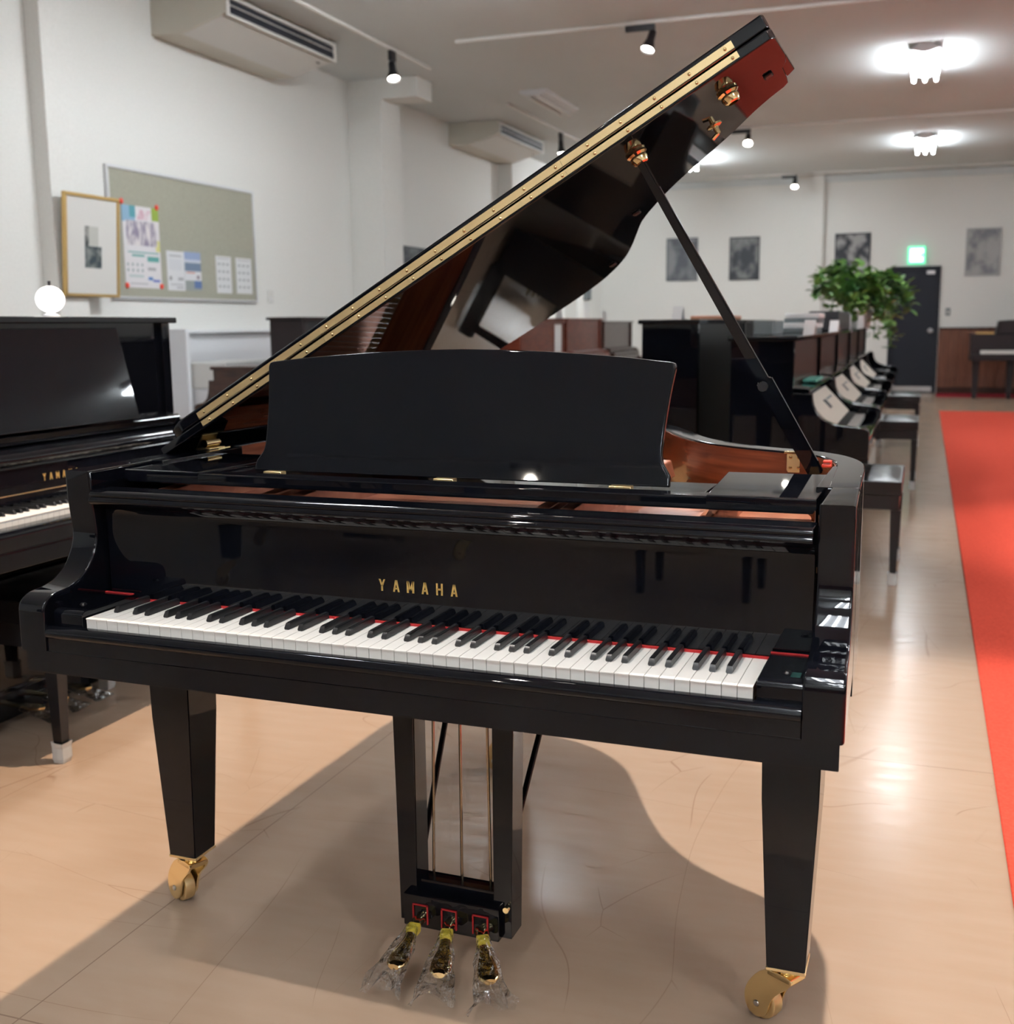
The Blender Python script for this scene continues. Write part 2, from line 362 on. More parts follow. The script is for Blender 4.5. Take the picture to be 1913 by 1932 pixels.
# -- case outline in plan (outer edge), treble front -> tail -> bass front
bent = smoothpts([(0.7235, 0.50), (0.719, 0.60), (0.706, 0.70), (0.665, 0.795), (0.60, 0.862), (0.50, 0.915), (0.42, 0.972), (0.345, 1.06), (0.285, 1.17), (0.235, 1.28), (0.175, 1.39), (0.085, 1.475), (-0.03, 1.525), (-0.20, 1.548), (-0.45, 1.552), (-0.62, 1.548), (-0.705, 1.525), (-0.738, 1.48), (-0.745, 1.42)], 5)
outer = [(0.7310, 0.31)] + bent + [(-0.745, 0.30)]
def offset(pts, d):
    out = []
    for i, p in enumerate(pts):
        a = Vector(pts[max(i-1, 0)]); c = Vector(pts[min(i+1, len(pts)-1)]); t = (c-a).normalized()
        out.append((p[0]-t.y*d, p[1]+t.x*d))
    return out
def strip(bm, o, i, z0, z1, bev=0.0):
    """wall between two open outlines, with top and bottom"""
    n = len(o); R = []
    for a, c in zip(o, i): R.append([bm.verts.new((a[0], a[1], z0)), bm.verts.new((a[0], a[1], z1)), bm.verts.new((c[0], c[1], z1)), bm.verts.new((c[0], c[1], z0))])
    for k in range(n-1):
        for j in range(4): bm.faces.new((R[k][j], R[k+1][j], R[k+1][(j+1) % 4], R[k][(j+1) % 4]))
    bm.faces.new(R[0]); bm.faces.new(R[-1][::-1])
    bmesh.ops.recalc_face_normals(bm, faces=bm.faces)
    if bev:
        es = [e for e in bm.edges if abs(e.verts[0].co.z-z1) < 1e-6 and abs(e.verts[1].co.z-z1) < 1e-6 and len(e.link_faces) == 2 and any(abs(f.normal.z) < 0.5 for f in e.link_faces)]
        bmesh.ops.bevel(bm, geom=es, offset=bev, segments=3, profile=0.5, affect='EDGES')
ZT, ZB = 0.992, 0.635
bm = nb(); strip(bm, outer, offset(outer, 0.052), ZB, ZT, 0.004); rim = obj('rim', bm, lacq, GP)
bm = nb(); oi = offset(outer, 0.0525); strip(bm, oi[3:], offset(outer, 0.055)[3:], 0.80, ZT-0.004)
obj('rim_lining', bm, mahog, rim, label='reddish brown wood lining inside the rim')
# -- soundboard and iron plate
ins = offset(outer, 0.06)
bm = nb(); prism(bm, ins, 2, 0.845, 0.855); obj('soundboard', bm, spruce, GP)
pl = [(x*0.97, 0.16 + (y-0.30)*0.97 if y > 0.31 else 0.16) for x, y in ins]
bm = nb(); prism(bm, pl, 2, 0.885, 0.905); plate = obj('iron_plate', bm, copper, GP, label='copper coloured cast iron frame')
for x, w in ((-0.60, 0.02), (-0.365, 0.016), (-0.30, 0.016), (0.20, 0.014), (0.245, 0.014), (0.49, 0.012)):
    pts = [(0.165, 0.9), (0.19, 0.925), (0.235, 0.945), (0.33, 0.95), (0.75 if x > 0.3 else 1.0, 0.945), (0.8 if x > 0.3 else 1.05, 0.9)]
    obj('plate_strut', PR(pts, 0, x-w, x+w, 0.005), copper, plate)
bm = nb()
for x in [i*0.0155-0.63 for i in range(82)]:
    for j in range(2): tube(bm, [(x, 0.665+0.03*j, 0.90), (x, 0.66+0.03*j, 0.920)], 0.0028, 6)
o = obj('tuning_pins', bm, steel, plate, kind='stuff')
bm = nb()
for i in range(70):
    x = -0.6 + i*0.0162; ye = 1.36 - max(0, (x+0.1))*1.25
    tube(bm, [(x, 0.70, 0.915), (x-0.03, max(0.76, ye), 0.912)], 0.0009, 4, False)
o = obj('strings', bm, steel, plate, kind='stuff')
# -- arms with the swan-neck profile
armp = [(0.118, ZT), (0.119, 0.94), (0.124, 0.90), (0.127, 0.872), (0.124, 0.850), (0.112, 0.826), (0.094, 0.804), (0.067, 0.787), (0.038, 0.779), (0.006, 0.776), (-0.014, 0.769), (-0.025, 0.758), (-0.028, 0.745)]
armp = [armp[0]] + smoothpts(armp[1:], 4)
armp = armp + [(-0.028, 0.671), (0.31, 0.671), (0.31, ZT)]
for s in (-1, 1):
    a, c = (0.684, 0.745) if s > 0 else (-0.745, -0.684)
    bm = PR(armp, 0, a, c, 0.005, 3)
    for v in bm.verts:
        if v.co.x > 0.72: v.co.x -= (v.co.y+0.028)*0.042
    obj('arm', bm, lacq, GP)
    a, c = (0.694, 0.718) if s > 0 else (-0.718, -0.694)
    # inner block behind the arm carrying the rim cap
    obj('rim_block', PR([(0.31, 0.80), (0.31, ZT-0.0005), (0.60, ZT-0.0005), (0.60, 0.80)], 0, min(s*0.66, s*0.69), max(s*0.66, s*0.69), 0.002), lacq, GP)
# -- key bed, key slip, cheeks
obj('key_bed', PR([(-0.738, -0.020), (0.738, -0.020), (0.700, 0.62), (-0.738, 0.62)], 2, 0.627, 0.672, 0.003), lacq, GP)
slip = [(-0.0225, 0.672), (-0.0225, 0.697), (-0.027, 0.700), (-0.029, 0.706), (-0.027, 0.712), (-0.0225, 0.716), (-0.018, 0.7185), (-0.006, 0.7185), (-0.006, 0.672)]
obj('key_slip', PR(slip, 0, -0.6835, 0.6835, 0.0), lacq, GP)
for s in (-1, 1):
    x0, x1 = sorted((s*0.6165, s*0.6835))
    ch = obj('cheek_block', PR([(-0.004, 0.672), (-0.004, 0.738), (0.0, 0.745), (0.006, 0.7475), (0.150, 0.7475), (0.150, 0.672)], 0, x0, x1, 0.002), lacq, GP)
    obj('screw', LA([(0, 0.0035), (0.004, 0.0032), (0.007, 0)], 14, Matrix.Translation((s*0.655, 0.045, 0.7475))), satin, ch)
    obj('felt_edge', B(x0, x1, 0.139, 0.144, 0.7475, 0.7497), redf, ch, label='red felt edge')
obj('model_sticker', B(0.661, 0.675, 0.026, 0.050, 0.7475, 0.7480), stick, GP, label='small dark green sticker on the cheek block')
# -- keys
wme = meshdata('white_key', (lambda bm: (prism(bm, [(0.0, 0.7325), (0.0, 0.7345), (0.001, 0.735), (0.150, 0.735), (0.150, 0.715), (0.0015, 0.712), (0.0015, 0.7325)], 0, -0.01125, 0.01125), bm)[-1])(nb()), ivory, 30)
PITCH_K = 1.223/52
for k in range(52):
    link('white_key', wme, GP, (-0.6115 + PITCH_K*(k+0.5), 0, 0))
bm = nb()
kp = [(0.052, 0.735), (0.0535, 0.7385), (0.0575, 0.7455), (0.061, 0.7472), (0.146, 0.7472), (0.146, 0.735)]
prism(bm, kp, 0, -0.0052, 0.0052)
for v in bm.verts:
    if v.co.z > 0.74: v.co.x *= 0.80
bmesh.ops.bevel(bm, geom=[e for e in bm.edges if e.calc_length() > 0.06], offset=0.0012, segments=2, affect='EDGES')
kme = meshdata('black_key', bm, ebony, 40)
offs = {0: 0.0022, 2: -0.0018, 3: 0.0018, 5: -0.0024, 6: 0.0}
for k in range(51):
    deg = k % 7   # 0 = A
    if deg in (1, 4): continue
    link('black_key', kme, GP, (-0.6115 + PITCH_K*(k+1) + offs.get(deg, 0), 0, 0))
obj('felt_strip', B(-0.6145, 0.6145, 0.1462, 0.1515, 0.735, 0.7387), redf, GP, label='thin red felt strip behind the keys')
# -- fallboard with the maker's letters
fb = [(0.152, 0.7395)] + [(0.152, 0.895)] + smoothpts([(0.151, 0.905), (0.146, 0.917), (0.134, 0.925), (0.118, 0.928)], 4) + smoothpts([(0.110, 0.9285), (0.1045, 0.933), (0.1035, 0.938), (0.107, 0.9425)], 3) + smoothpts([(0.1085, 0.944), (0.107, 0.948), (0.110, 0.953), (0.118, 0.956)], 3) + [(0.168, 0.956), (0.168, 0.7395)]
fall = obj('fallboard', PR(fb, 0, -0.679, 0.679, 0.002), lacq, GP)
def stroke(bm, p, q, w, y0, y1, hor=True):
    (x0, z0), (x1, z1) = p, q
    dx, dz = (w/2, 0) if hor else (0, w/2)
    prism(bm, [(x0-dx, z0-dz), (x0+dx, z0+dz), (x1+dx, z1+dz), (x1-dx, z1-dz)], 1, y0, y1)
def letter(ch, x, z, w, h, y0, y1):
    bm = nb(); t = w*0.27; hw = w/2
    if ch == 'Y':
        stroke(bm, (x-hw+t/2, z+h), (x, z+h*0.42), t, y0, y1); stroke(bm, (x+hw-t/2, z+h), (x, z+h*0.42), t, y0, y1); stroke(bm, (x, z), (x, z+h*0.5), t, y0, y1)
    elif ch == 'A':
        stroke(bm, (x-hw+t/2, z), (x-t*0.12, z+h), t, y0, y1); stroke(bm, (x+hw-t/2, z), (x+t*0.12, z+h), t, y0, y1); stroke(bm, (x-hw*0.55, z+h*0.28), (x+hw*0.55, z+h*0.28), h*0.13, y0, y1, False)
    elif ch == 'M':
        stroke(bm, (x-hw+t/2, z), (x-hw+t/2, z+h), t, y0, y1); stroke(bm, (x+hw-t/2, z), (x+hw-t/2, z+h), t, y0, y1); stroke(bm, (x-hw+t*0.6, z+h), (x, z+h*0.2), t*0.85, y0, y1); stroke(bm, (x+hw-t*0.6, z+h), (x, z+h*0.2), t*0.85, y0, y1)
    else:
        stroke(bm, (x-hw+t/2, z), (x-hw+t/2, z+h), t, y0, y1); stroke(bm, (x+hw-t/2, z), (x+hw-t/2, z+h), t, y0, y1); stroke(bm, (x-hw+t/2, z+h*0.5), (x+hw-t/2, z+h*0.5), h*0.15, y0, y1, False)
    return bm
for i, ch in enumerate('YAMAHA'):
    obj('letter', letter(ch, -0.0735 + i*0.0282, 0.794, 0.0145 if ch == 'M' else 0.0128, 0.0215, 0.1512, 0.1523), gold, fall, smooth=0, label='gold letter %s' % ch)
# -- music desk on its sliding shelf
sh = obj('desk_rail', B(-0.668, 0.668, 0.205, 0.250, 0.961, 0.984, 0.004), lacq, GP)
for s in (-1, 1):
    x0, x1 = sorted((s*0.488, s*0.672))
    y1 = 0.515
    pts = [(s*0.497, 0.2045), (s*0.672, 0.2045), (s*0.672, y1), (s*0.478, y1-0.01)]
    bm = nb(); prism(bm, pts, 2, 0.967, 0.9865, 0.003); obj('side_shelf', bm, lacq, GP)
obj('desk_shelf', B(-0.48, 0.48, 0.25, 0.40, 0.966, 0.978, 0.002), lacq, GP)
half = [(0.417, 0.984), (0.4165, 1.000), (0.411, 1.010), (0.4025, 1.024), (0.400, 1.045), (0.4015, 1.085), (0.4065, 1.14), (0.4125, 1.183)]
half = smoothpts(half, 3) + smoothpts([(0.4125, 1.187), (0.410, 1.1935), (0.402, 1.196)], 3) + [(0.33, 1.2035), (0.25, 1.2095), (0.17, 1.2145), (0.085, 1.218), (0.0, 1.2192)]
outl = half + [(-x, z) for x, z in half[-2::-1]]
bm = nb(); prism(bm, outl, 1, 0.0, 0.016, 0.003)
for v in bm.verts: v.co.y += 0.281 + (v.co.z-0.984)*0.29
desk = obj('music_desk', bm, lacq, GP)
for x in (-0.365, 0.0, 0.335):
    h = obj('desk_hinge', B(x-0.02, x+0.02, 0.262, 0.281, 0.9775, 0.9855, 0.001, 1), brass, desk)
# lid over the treble end of the rail, prop and latch
base = Vector((0.622, 0.70, 0.962)); TH = math.radians(30.07); HX, HZ = -0.745, 1.005
def lp(s, y, n=0.0): return Vector((HX + s*math.cos(TH) - n*math.sin(TH), y, HZ + s*math.sin(TH) + n*math.cos(TH)))
top = lp(1.182, 0.535, -0.028)
def bar(bm, p, q, w0, d0, w1, d1, bev=0.003):
    p, q = Vector(p), Vector(q); t = (q-p).normalized(); a = t.cross(Vector((0, 1, 0))).normalized(); bb = t.cross(a)
    vs = []
    for c, w, d in ((p, w0, d0), (q, w1, d1)):
        for i, j in ((-1, -1), (1, -1), (1, 1), (-1, 1)): vs.append(bm.verts.new(c + a*i*w/2 + bb*j*d/2))
    fs = [bm.faces.new([vs[i] for i in f]) for f in ((3,2,1,0),(4,5,6,7),(0,1,5,4),(1,2,6,5),(2,3,7,6),(3,0,4,7))]
    bmesh.ops.recalc_face_normals(bm, faces=fs)
    bmesh.ops.bevel(bm, geom=list({e for f in fs for e in f.edges}), offset=bev, segments=2, affect='EDGES')
mid = base.lerp(top, 0.31)
bm = nb(); bar(bm, base, mid, 0.030, 0.016, 0.033, 0.016); prop = obj('lid_prop', bm, lacq, GP)
bm = nb(); bar(bm, base.lerp(top, 0.26), top, 0.022, 0.017, 0.016, 0.014); obj('prop_stick', bm, lacq, prop)
obj('prop_pivot', T([mid+Vector((0, -0.014, -0.012)), mid+Vector((0, 0.012, -0.012))], 0.010, 14), satin, prop)
obj('prop_stop', (lambda bm: (quadbox(bm, 0.637, 0.655, 0.63, 0.65, 0.985, 0.991, 0.002), quadbox(bm, 0.639, 0.654, 0.632, 0.65, 0.9935, 0.998, 0.0015), quadbox(bm, 0.652, 0.655, 0.635, 0.65, 0.986, 0.997), bm)[-1])(nb()), redp, prop, label='small red plastic stop')
lat = obj('latch_plate', PR([(0.548, 0.991), (0.548, 0.955), (0.551, 0.950), (0.578, 0.950), (0.581, 0.955), (0.581, 0.991)], 1, 0.812, 0.816, 0.0008), brass, GP, label='brass latch plate on the inner rim')
obj('latch_cap', B(0.542, 0.587, 0.810, 0.83, 0.989, 0.9945, 0.001), brass_p, lat)
for x in (0.556, 0.573):
    for z in (0.982, 0.960): obj('screw', LA([(0, 0.002), (0.003, 0.0016), (0.0042, 0)], 10, Matrix.Translation((x, 0.812, z)) @ Matrix.Rotation(PI/2, 4, 'X')), brass_p, lat)
# -- lid, propped open; front flap folded back on top of it
lid_out = [(0.0, 0.4135), (1.485, 0.4135), (1.494, 0.425), (1.494, 0.56), (1.488, 0.60), (1.478, 0.625), (1.4755, 0.70), (1.472, 0.745), (1.462, 0.757)]
lid_out += smoothpts([(1.43, 0.768), (1.39, 0.792), (1.33, 0.842), (1.25, 0.895), (1.167, 0.950), (1.095, 1.018), (1.035, 1.095), (0.99, 1.19), (0.945, 1.29), (0.885, 1.395), (0.80, 1.475), (0.70, 1.512), (0.54, 1.53), (0.32, 1.54), (0.12, 1.535), (0.03, 1.50), (0.0, 1.42)], 4)
def lidprism(pts, n0, n1, bev=0.003):
    bm = nb(); prism(bm, pts, 2, n0, n1, bev)
    for v in bm.verts: v.co = lp(v.co.x, v.co.y, v.co.z)
    bmesh.ops.recalc_face_normals(bm, faces=bm.faces); return bm
lid = obj('lid', lidprism(lid_out, -0.0195, -0.0005, 0.0035), lacq, GP)
flap = obj('lid_flap', lidprism([(0.075, 0.4135), (1.49, 0.4135), (1.494, 0.42), (1.494, 0.765), (1.48, 0.78), (0.03, 0.78), (0.03, 0.44)], 0.0005, 0.0265, 0.004), lacq, GP)
def lidbox(s0, s1, y0, y1, n0, n1, bev=0.0):
    bm = nb(); quadbox(bm, s0, s1, y0, y1, n0, n1, bev, 1)
    for v in bm.verts: v.co = lp(v.co.x, v.co.y, v.co.z)
    return bm
segs = [(0.126, 0.48), (0.4805, 1.075), (1.0755, 1.430)]
for a, c in segs:
    obj('hinge_leaf', lidbox(a, c, 0.4115, 0.4137, 0.0038, 0.0172), brass, flap, smooth=0, label='long brass hinge leaf on the flap edge')
    obj('hinge_leaf', lidbox(a, c, 0.4115, 0.4137, -0.0145, -0.0032), brass, lid, smooth=0, label='long brass hinge leaf on the lid edge')
    obj('hinge_knuckle', T([lp(a, 0.4125, 0.0015), lp(c, 0.4125, 0.0015)], 0.0017, 8), rodm, lid)
sme = None
for k in range(19):
    s = 0.145 + k*(1.415-0.145)/18
    for n, par, ds in ((0.0105, flap, 0.0), (-0.0095, lid, 0.004)):
        M = Matrix.Translation(lp(s+ds, 0.4115, n)) @ Matrix.Rotation(PI/2, 4, 'X')
        obj('screw', LA([(0, 0.0022), (0.002, 0.0019), (0.0032, 0.0006), (0.0034, 0)], 10, M), brass_p, par)
# brass cups under the lid, lid hook, bumpers
RL = Matrix.Rotation(-TH, 4, 'Y') @ Matrix.Rotation(PI, 4, 'X')
cup = [(0.020, 0.0), (0.021, 0.004), (0.0165, 0.008), (0.0175, 0.013), (0.0145, 0.022), (0.010, 0.024), (0.0095, 0.012), (0, 0.012)]
for s, y in ((1.182, 0.535), (1.377, 0.537)):
    obj('prop_cup', LA(cup, 12, Matrix.Translation(lp(s, y, -0.0195)) @ RL), brass_p, lid, label='faceted brass prop cup')
obj('lid_hook', (lambda bm: (lathe(bm, [(0.016, 0), (0.016, 0.002), (0.011, 0.004), (0.006, 0.004), (0.005, 0.018), (0, 0.018)], 14, Matrix.Translation(lp(1.315, 0.70, -0.0195)) @ RL), tube(bm, [lp(1.315, 0.70, -0.036), lp(1.300, 0.702, -0.040)], 0.004, 8), bm)[-1])(nb()), brass_p, lid)
for s, y in ((1.449, 0.605), (1.05, 0.98), (0.862, 1.36)):
    obj('bumper', lidbox(s-0.009, s+0.009, y-0.012, y+0.012, -0.024, -0.0195, 0.003), satin, lid)
# brass lid hinges on the bass side
for y in (0.545, 1.05):
    hg = obj('lid_hinge', T([(-0.706, y-0.026, 1.004), (-0.706, y+0.026, 1.004)], 0.0085, 12), brass_p, GP)
    obj('hinge_plate', B(-0.728, -0.690, y-0.03, y+0.03, 0.992, 0.995, 0.001), brass, hg)
    obj('hinge_leaf', B(-0.6895, -0.6870, y+0.0, y+0.045, 0.960, 0.993), brass_p, hg)
# -- legs with casters
def leg(x, y, ca):
    bm = nb()
    rings = []
    for z, w, d in ((0.634, 0.102, 0.102), (0.45, 0.096, 0.098), (0.134, 0.067, 0.072)):
        rings.append((z, w, d))
    vs = []
    for z, w, d in rings: vs.append([bm.verts.new((x+i*w/2, y+j*d/2, z)) for i, j in ((-1, -1), (1, -1), (1, 1), (-1, 1))])
    for a, c in zip(vs[:-1], vs[1:]):
        for k in range(4): bm.faces.new((a[k], c[k], c[(k+1) % 4], a[(k+1) % 4]))
    bm.faces.new(vs[0]); bm.faces.new(vs[-1][::-1]); bmesh.ops.recalc_face_normals(bm, faces=bm.faces)
    bmesh.ops.bevel(bm, geom=[e for e in bm.edges if abs(e.verts[0].co.z-e.verts[1].co.z) > 0.05], offset=0.002, segments=2, affect='EDGES')
    lg = obj('leg', bm, lacq, GP)
    obj('caster_plate', B(x-0.0345, x+0.0345, y-0.037, y+0.037, 0.128, 0.134, 0.001, 1), brass, lg)
    obj('caster_stem', T([(x, y, 0.128), (x, y, 0.106)], 0.019, 16), brass_p, lg)
    M = Matrix.Translation((x, y, 0)) @ Matrix.Rotation(ca, 4, 'Z')
    bm = nb()
    for s in (-1, 1):
        pts = smoothpts([(0.022, 0.112), (0.018, 0.094), (-0.008, 0.068), (-0.020, 0.048), (-0.030, 0.019), (-0.050, 0.008), (-0.070, 0.016), (-0.078, 0.040), (-0.070, 0.068), (-0.045, 0.100), (-0.018, 0.112)], 3, True)
        b2 = nb(); prism(b2, pts, 1, s*0.020-0.003, s*0.020+0.003, 0.001)
        for f in b2.faces: pass
        me = bpy.data.meshes.new('t'); b2.to_mesh(me); b2.free(); bm.from_mesh(me); bpy.data.meshes.remove(me)
    quadbox(bm, -0.03, 0.024, -0.023, 0.023, 0.100, 0.113, 0.003)
    bmesh.ops.transform(bm, matrix=M, verts=bm.verts)
    obj('caster_fork', bm, brass_p, lg)
    MW = M @ Matrix.Translation((-0.050, 0, 0.034)) @ Matrix.Rotation(PI/2, 4, 'X')
    obj('caster_wheel', LA([(0, -0.014), (0.028, -0.014), (0.033, -0.011), (0.034, 0), (0.033, 0.011), (0.028, 0.014), (0, 0.014)], 28, MW), brass, lg)
    obj('caster_axle', LA([(0, -0.026), (0.005, -0.025), (0.007, -0.022), (0.007, 0.022), (0.005, 0.025), (0, 0.026)], 12, MW), steel, lg)
leg(-0.640, 0.308, math.radians(-24)); leg(0.640, 0.308, math.radians(-30)); leg(-0.245, 1.24, math.radians(-20))
# -- pedal lyre
lyre = obj('lyre_head', B(-0.16, 0.16, 0.265, 0.50, 0.602, 0.628, 0.003), lacq, GP)
for s in (-1, 1):
    bm = nb(); pts = []
    for z, xo, xi in ((0.603, s*0.128, s*0.083), (0.085, s*0.119, s*0.082)): pts.append((xo, z)); pts.append((xi, z))
    prism(bm, [pts[0], pts[1], pts[3], pts[2]], 1, 0.280, 0.338, 0.002); obj('lyre_post', bm, lacq, GP)
obj('lyre_rail', B(-0.085, 0.085, 0.292, 0.330, 0.150, 0.172, 0.002), lacq, GP)
box = obj('pedal_box', B(-0.104, 0.100, 0.262, 0.335, 0.084, 0.152, 0.003), lacq, GP)
obj('box_latch', T([(0.112, 0.278, 0.150), (0.112, 0.268, 0.150)], 0.006, 10), brass_p, box)
for s in (-1, 1):
    obj('brace_rod', T([(s*0.095, 0.335, 0.235 if s > 0 else 0.20), (s*0.12, 0.62, 0.62)], 0.0065, 10), lacq, GP)
for i, x in enumerate((-0.062, 0.0, 0.062)):
    obj('pedal_rod', T([(x, 0.318, 0.160), (x*0.9-0.004, 0.33, 0.62)], 0.0030, 8), rodm, GP)
PX = ((-0.066, 0.0), (-0.004, math.radians(14)), (0.062, math.radians(30)))
for i, (x, a) in enumerate(PX):
    fr = nb()
    for q in ((x-0.0165, x-0.0142, 0.100, 0.140), (x+0.0142, x+0.0165, 0.100, 0.140), (x-0.0165, x+0.0165, 0.1378, 0.140)): quadbox(fr, q[0], q[1], 0.2585, 0.264, q[2]-0.006, q[3]-0.006)
    obj('slot_felt', fr, redf, box, smooth=0, label='red felt frame around the pedal slot')
    # a pedal: shank and rounded brass shoe
    path = [(0.010, 0.0, 0.104), (-0.030, 0.0, 0.101), (-0.060, 0.0, 0.088), (-0.085, 0.0, 0.078), (-0.108, 0.0, 0.071), (-0.122, 0.0, 0.068)]
    wid = [0.009, 0.0095, 0.011, 0.0185, 0.0205, 0.012]; bm = nb(); rings = []
    for (py, _, pz), w in zip(path, wid):
        rings.append([bm.verts.new((k*w, py, pz + hgt)) for k, hgt in ((-1, 0), (-0.7, 0.0045), (0, 0.006), (0.7, 0.0045), (1, 0), (0, -0.006))])
    for A, C in zip(rings[:-1], rings[1:]):
        for k in range(6): bm.faces.new((A[k], A[(k+1) % 6], C[(k+1) % 6], C[k]))
    bm.faces.new(rings[0]); bm.faces.new(rings[-1][::-1]); bmesh.ops.recalc_face_normals(bm, faces=bm.faces)
    bmesh.ops.subdivide_edges(bm, edges=bm.edges[:], cuts=1, use_grid_fill=True, smooth=0.6)
    ped = obj('pedal', bm, brass_p, GP, (x, 0.262, 0.0), a)
    obj('tape_band', B(-0.0125, 0.0125, -0.046, -0.024, 0.090, 0.1095, 0.004), tape, ped, label='yellow tape band')
    # crumpled clear bag over the shoe, tail pulled to one side
    rnd = random.Random(i+3); bm = nb(); rings = []
    prof = [(-0.040, 0.013, 0.010, 0.106), (-0.058, 0.016, 0.012, 0.096), (-0.080, 0.024, 0.014, 0.082), (-0.100, 0.027, 0.015, 0.072), (-0.118, 0.030, 0.012, 0.062), (-0.130, 0.036, 0.006, 0.050), (-0.140, 0.044, 0.002, 0.038)]
    sk = (-0.15, -0.05, 0.0)[i]
    for q, (py, w, hh, pz) in enumerate(prof):
        ring = []
        for k in range(20):
            ang = 2*PI*k/20; j = 1 + rnd.uniform(-0.14, 0.14)*(0.4+q*0.15)
            xx = w*math.cos(ang)*j + sk*max(0, -0.06-py); zz = pz + hh*math.sin(ang)*j + (0.012*math.sin(3*ang+i) if q > 4 else 0)
            ring.append(bm.verts.new((xx, py - (0.018*abs(math.cos(ang)) if q > 4 else 0) + rnd.uniform(-0.004, 0.004), zz)))
        rings.append(ring)
    for A, C in zip(rings[:-1], rings[1:]):
        for k in range(20): bm.faces.new((A[k], A[(k+1) % 20], C[(k+1) % 20], C[k]))
    obj('plastic_bag', bm, wrap, ped, smooth=25, label='crumpled clear plastic bag')

# ------------------------------------------------------------------ upright pianos
def upright(label, loc, rz, H=1.21, body=lacq, detail=False, group=None, panel=None, board=None, keys=True, toes=True, fall=True):
    """local frame: -y is the player's side, x runs bass to treble, y = 0 at the key slip"""
    u = thing('upright_piano', label, 'upright piano', loc, rz, group); panel = panel or body; hw = 0.76; D = 0.65
    for s in (-1, 1):
        x0, x1 = sorted((s*0.70, s*hw)); x2, x3 = sorted((s*0.715, s*hw))
        sp = [(0.35, 0.80), (0.35, H-0.022), (D, H-0.022), (D, 0.05), (0.40, 0.05), (0.40, 0.64)]
        obj('side_panel', PR([(0.40, 0.05), (0.40, 0.63), (0.352, 0.80), (0.352, H-0.022), (D, H-0.022), (D, 0.05)], 0, x2, x3, 0.003), body, u)
        obj('key_arm', PR(smoothpts([(0.0, 0.63), (-0.002, 0.74), (0.012, 0.765), (0.05, 0.775)], 3) + smoothpts([(0.15, 0.785), (0.22, 0.815), (0.255, 0.87), (0.265, 0.93)], 3) + [(0.352, 0.93), (0.40, 0.63)], 0, x0, x1, 0.004), body, u)
        lx0, lx1 = sorted((s*0.70, s*0.755))
        if not toes: continue
        obj('leg', PR([(0.03, 0.63), (0.085, 0.63), (0.08, 0.09), (0.04, 0.09)], 0, lx0, lx1, 0.003), body, u)
        obj('toe_block', B(x0, x1, 0.0, 0.42, 0.02, 0.10, 0.004), body, u)
    obj('top_lid', B(-0.785, 0.785, 0.335, D+0.01, H-0.022, H, 0.004), body, u)
    obj('back_panel', B(-0.715, 0.715, D-0.03, D-0.01, 0.05, H-0.022), satin, u, smooth=0)
    obj('upper_panel', B(-0.715, 0.715, 0.372, 0.39, 0.93, H-0.022), panel, u, smooth=0)
    obj('lower_panel', B(-0.715, 0.715, 0.402, 0.42, 0.11, 0.63), body, u, smooth=0)
    obj('bottom_rail', B(-0.715, 0.715, 0.40, 0.43, 0.02, 0.11, 0.003), body, u)
    obj('key_bed', B(-0.70, 0.70, 0.0, 0.40, 0.61, 0.665, 0.003), body, u)
    obj('key_slip', PR([(0.0, 0.665), (-0.002, 0.70), (0.004, 0.714), (0.02, 0.717), (0.072, 0.717), (0.072, 0.665)], 0, -0.70, 0.70, 0.0), body, u)
    fbp = [(0.232, 0.745), (0.236, 0.85)] + smoothpts([(0.24, 0.858), (0.225, 0.868), (0.224, 0.885), (0.24, 0.90), (0.29, 0.908)], 3) + [(0.40, 0.93), (0.40, 0.745)]
    if not fall: fbp = [(0.36, 0.745), (0.36, 0.93), (0.40, 0.93), (0.40, 0.745)]   # folded open, flat against the panel
    fbo = obj('fallboard', PR(fbp, 0, -0.695, 0.695), body, u)
    obj('desk_ledge', PR([(0.285, 0.915), (0.28, 0.94), (0.29, 0.95), (0.372, 0.955), (0.372, 0.915)], 0, -0.70, 0.70, 0.002), body, u)
    if detail:
        for k in range(52): link('white_key', wme2, u, (-0.6115 + PITCH_K*(k+0.5), 0.082, 0))
        for k in range(51):
            if k % 7 in (1, 4): continue
            link('black_key', kme2, u, (-0.6115 + PITCH_K*(k+1) + offs.get(k % 7, 0), 0.082, 0))
        for s in (-1, 1):
            x0, x1 = sorted((s*0.6165, s*0.699)); obj('cheek_block', B(x0, x1, 0.075, 0.232, 0.665, 0.745, 0.003), body, u)
        for i, ch in enumerate('YAMAHA'): obj('letter', letter(ch, -0.0725 + i*0.029, 0.800, 0.0145 if ch == 'M' else 0.013, 0.022, 0.2335, 0.236), gold, fbo, smooth=0, label='gold letter %s' % ch)
        obj('brass_line', B(-0.69, 0.69, 0.2305, 0.233, 0.771, 0.774), brass, fbo, smooth=0)
        obj('name_card', (lambda bm: (prism(bm, [(0.05, 0.0), (0.30, 0.0), (0.27, 0.05), (0.08, 0.05)], 2, 0.7485, 0.7492), bm)[-1])(nb()), paper, u, (0, 0.15, 0), 0.0, smooth=0, label='white paper lying on the black keys')
    elif keys:
        bm = nb(); quadbox(bm, -0.6115, 0.6115, 0.082, 0.232, 0.712, 0.735); obj('keyboard', bm, ivory, u, smooth=0)
        bm = nb()
        for k in range(51):
            if k % 7 in (1, 4): continue
            x = -0.6115 + PITCH_K*(k+1); quadbox(bm, x-0.005, x+0.005, 0.134, 0.230, 0.735, 0.747)
        obj('black_keys', bm, ebony, u, smooth=0, kind='stuff')
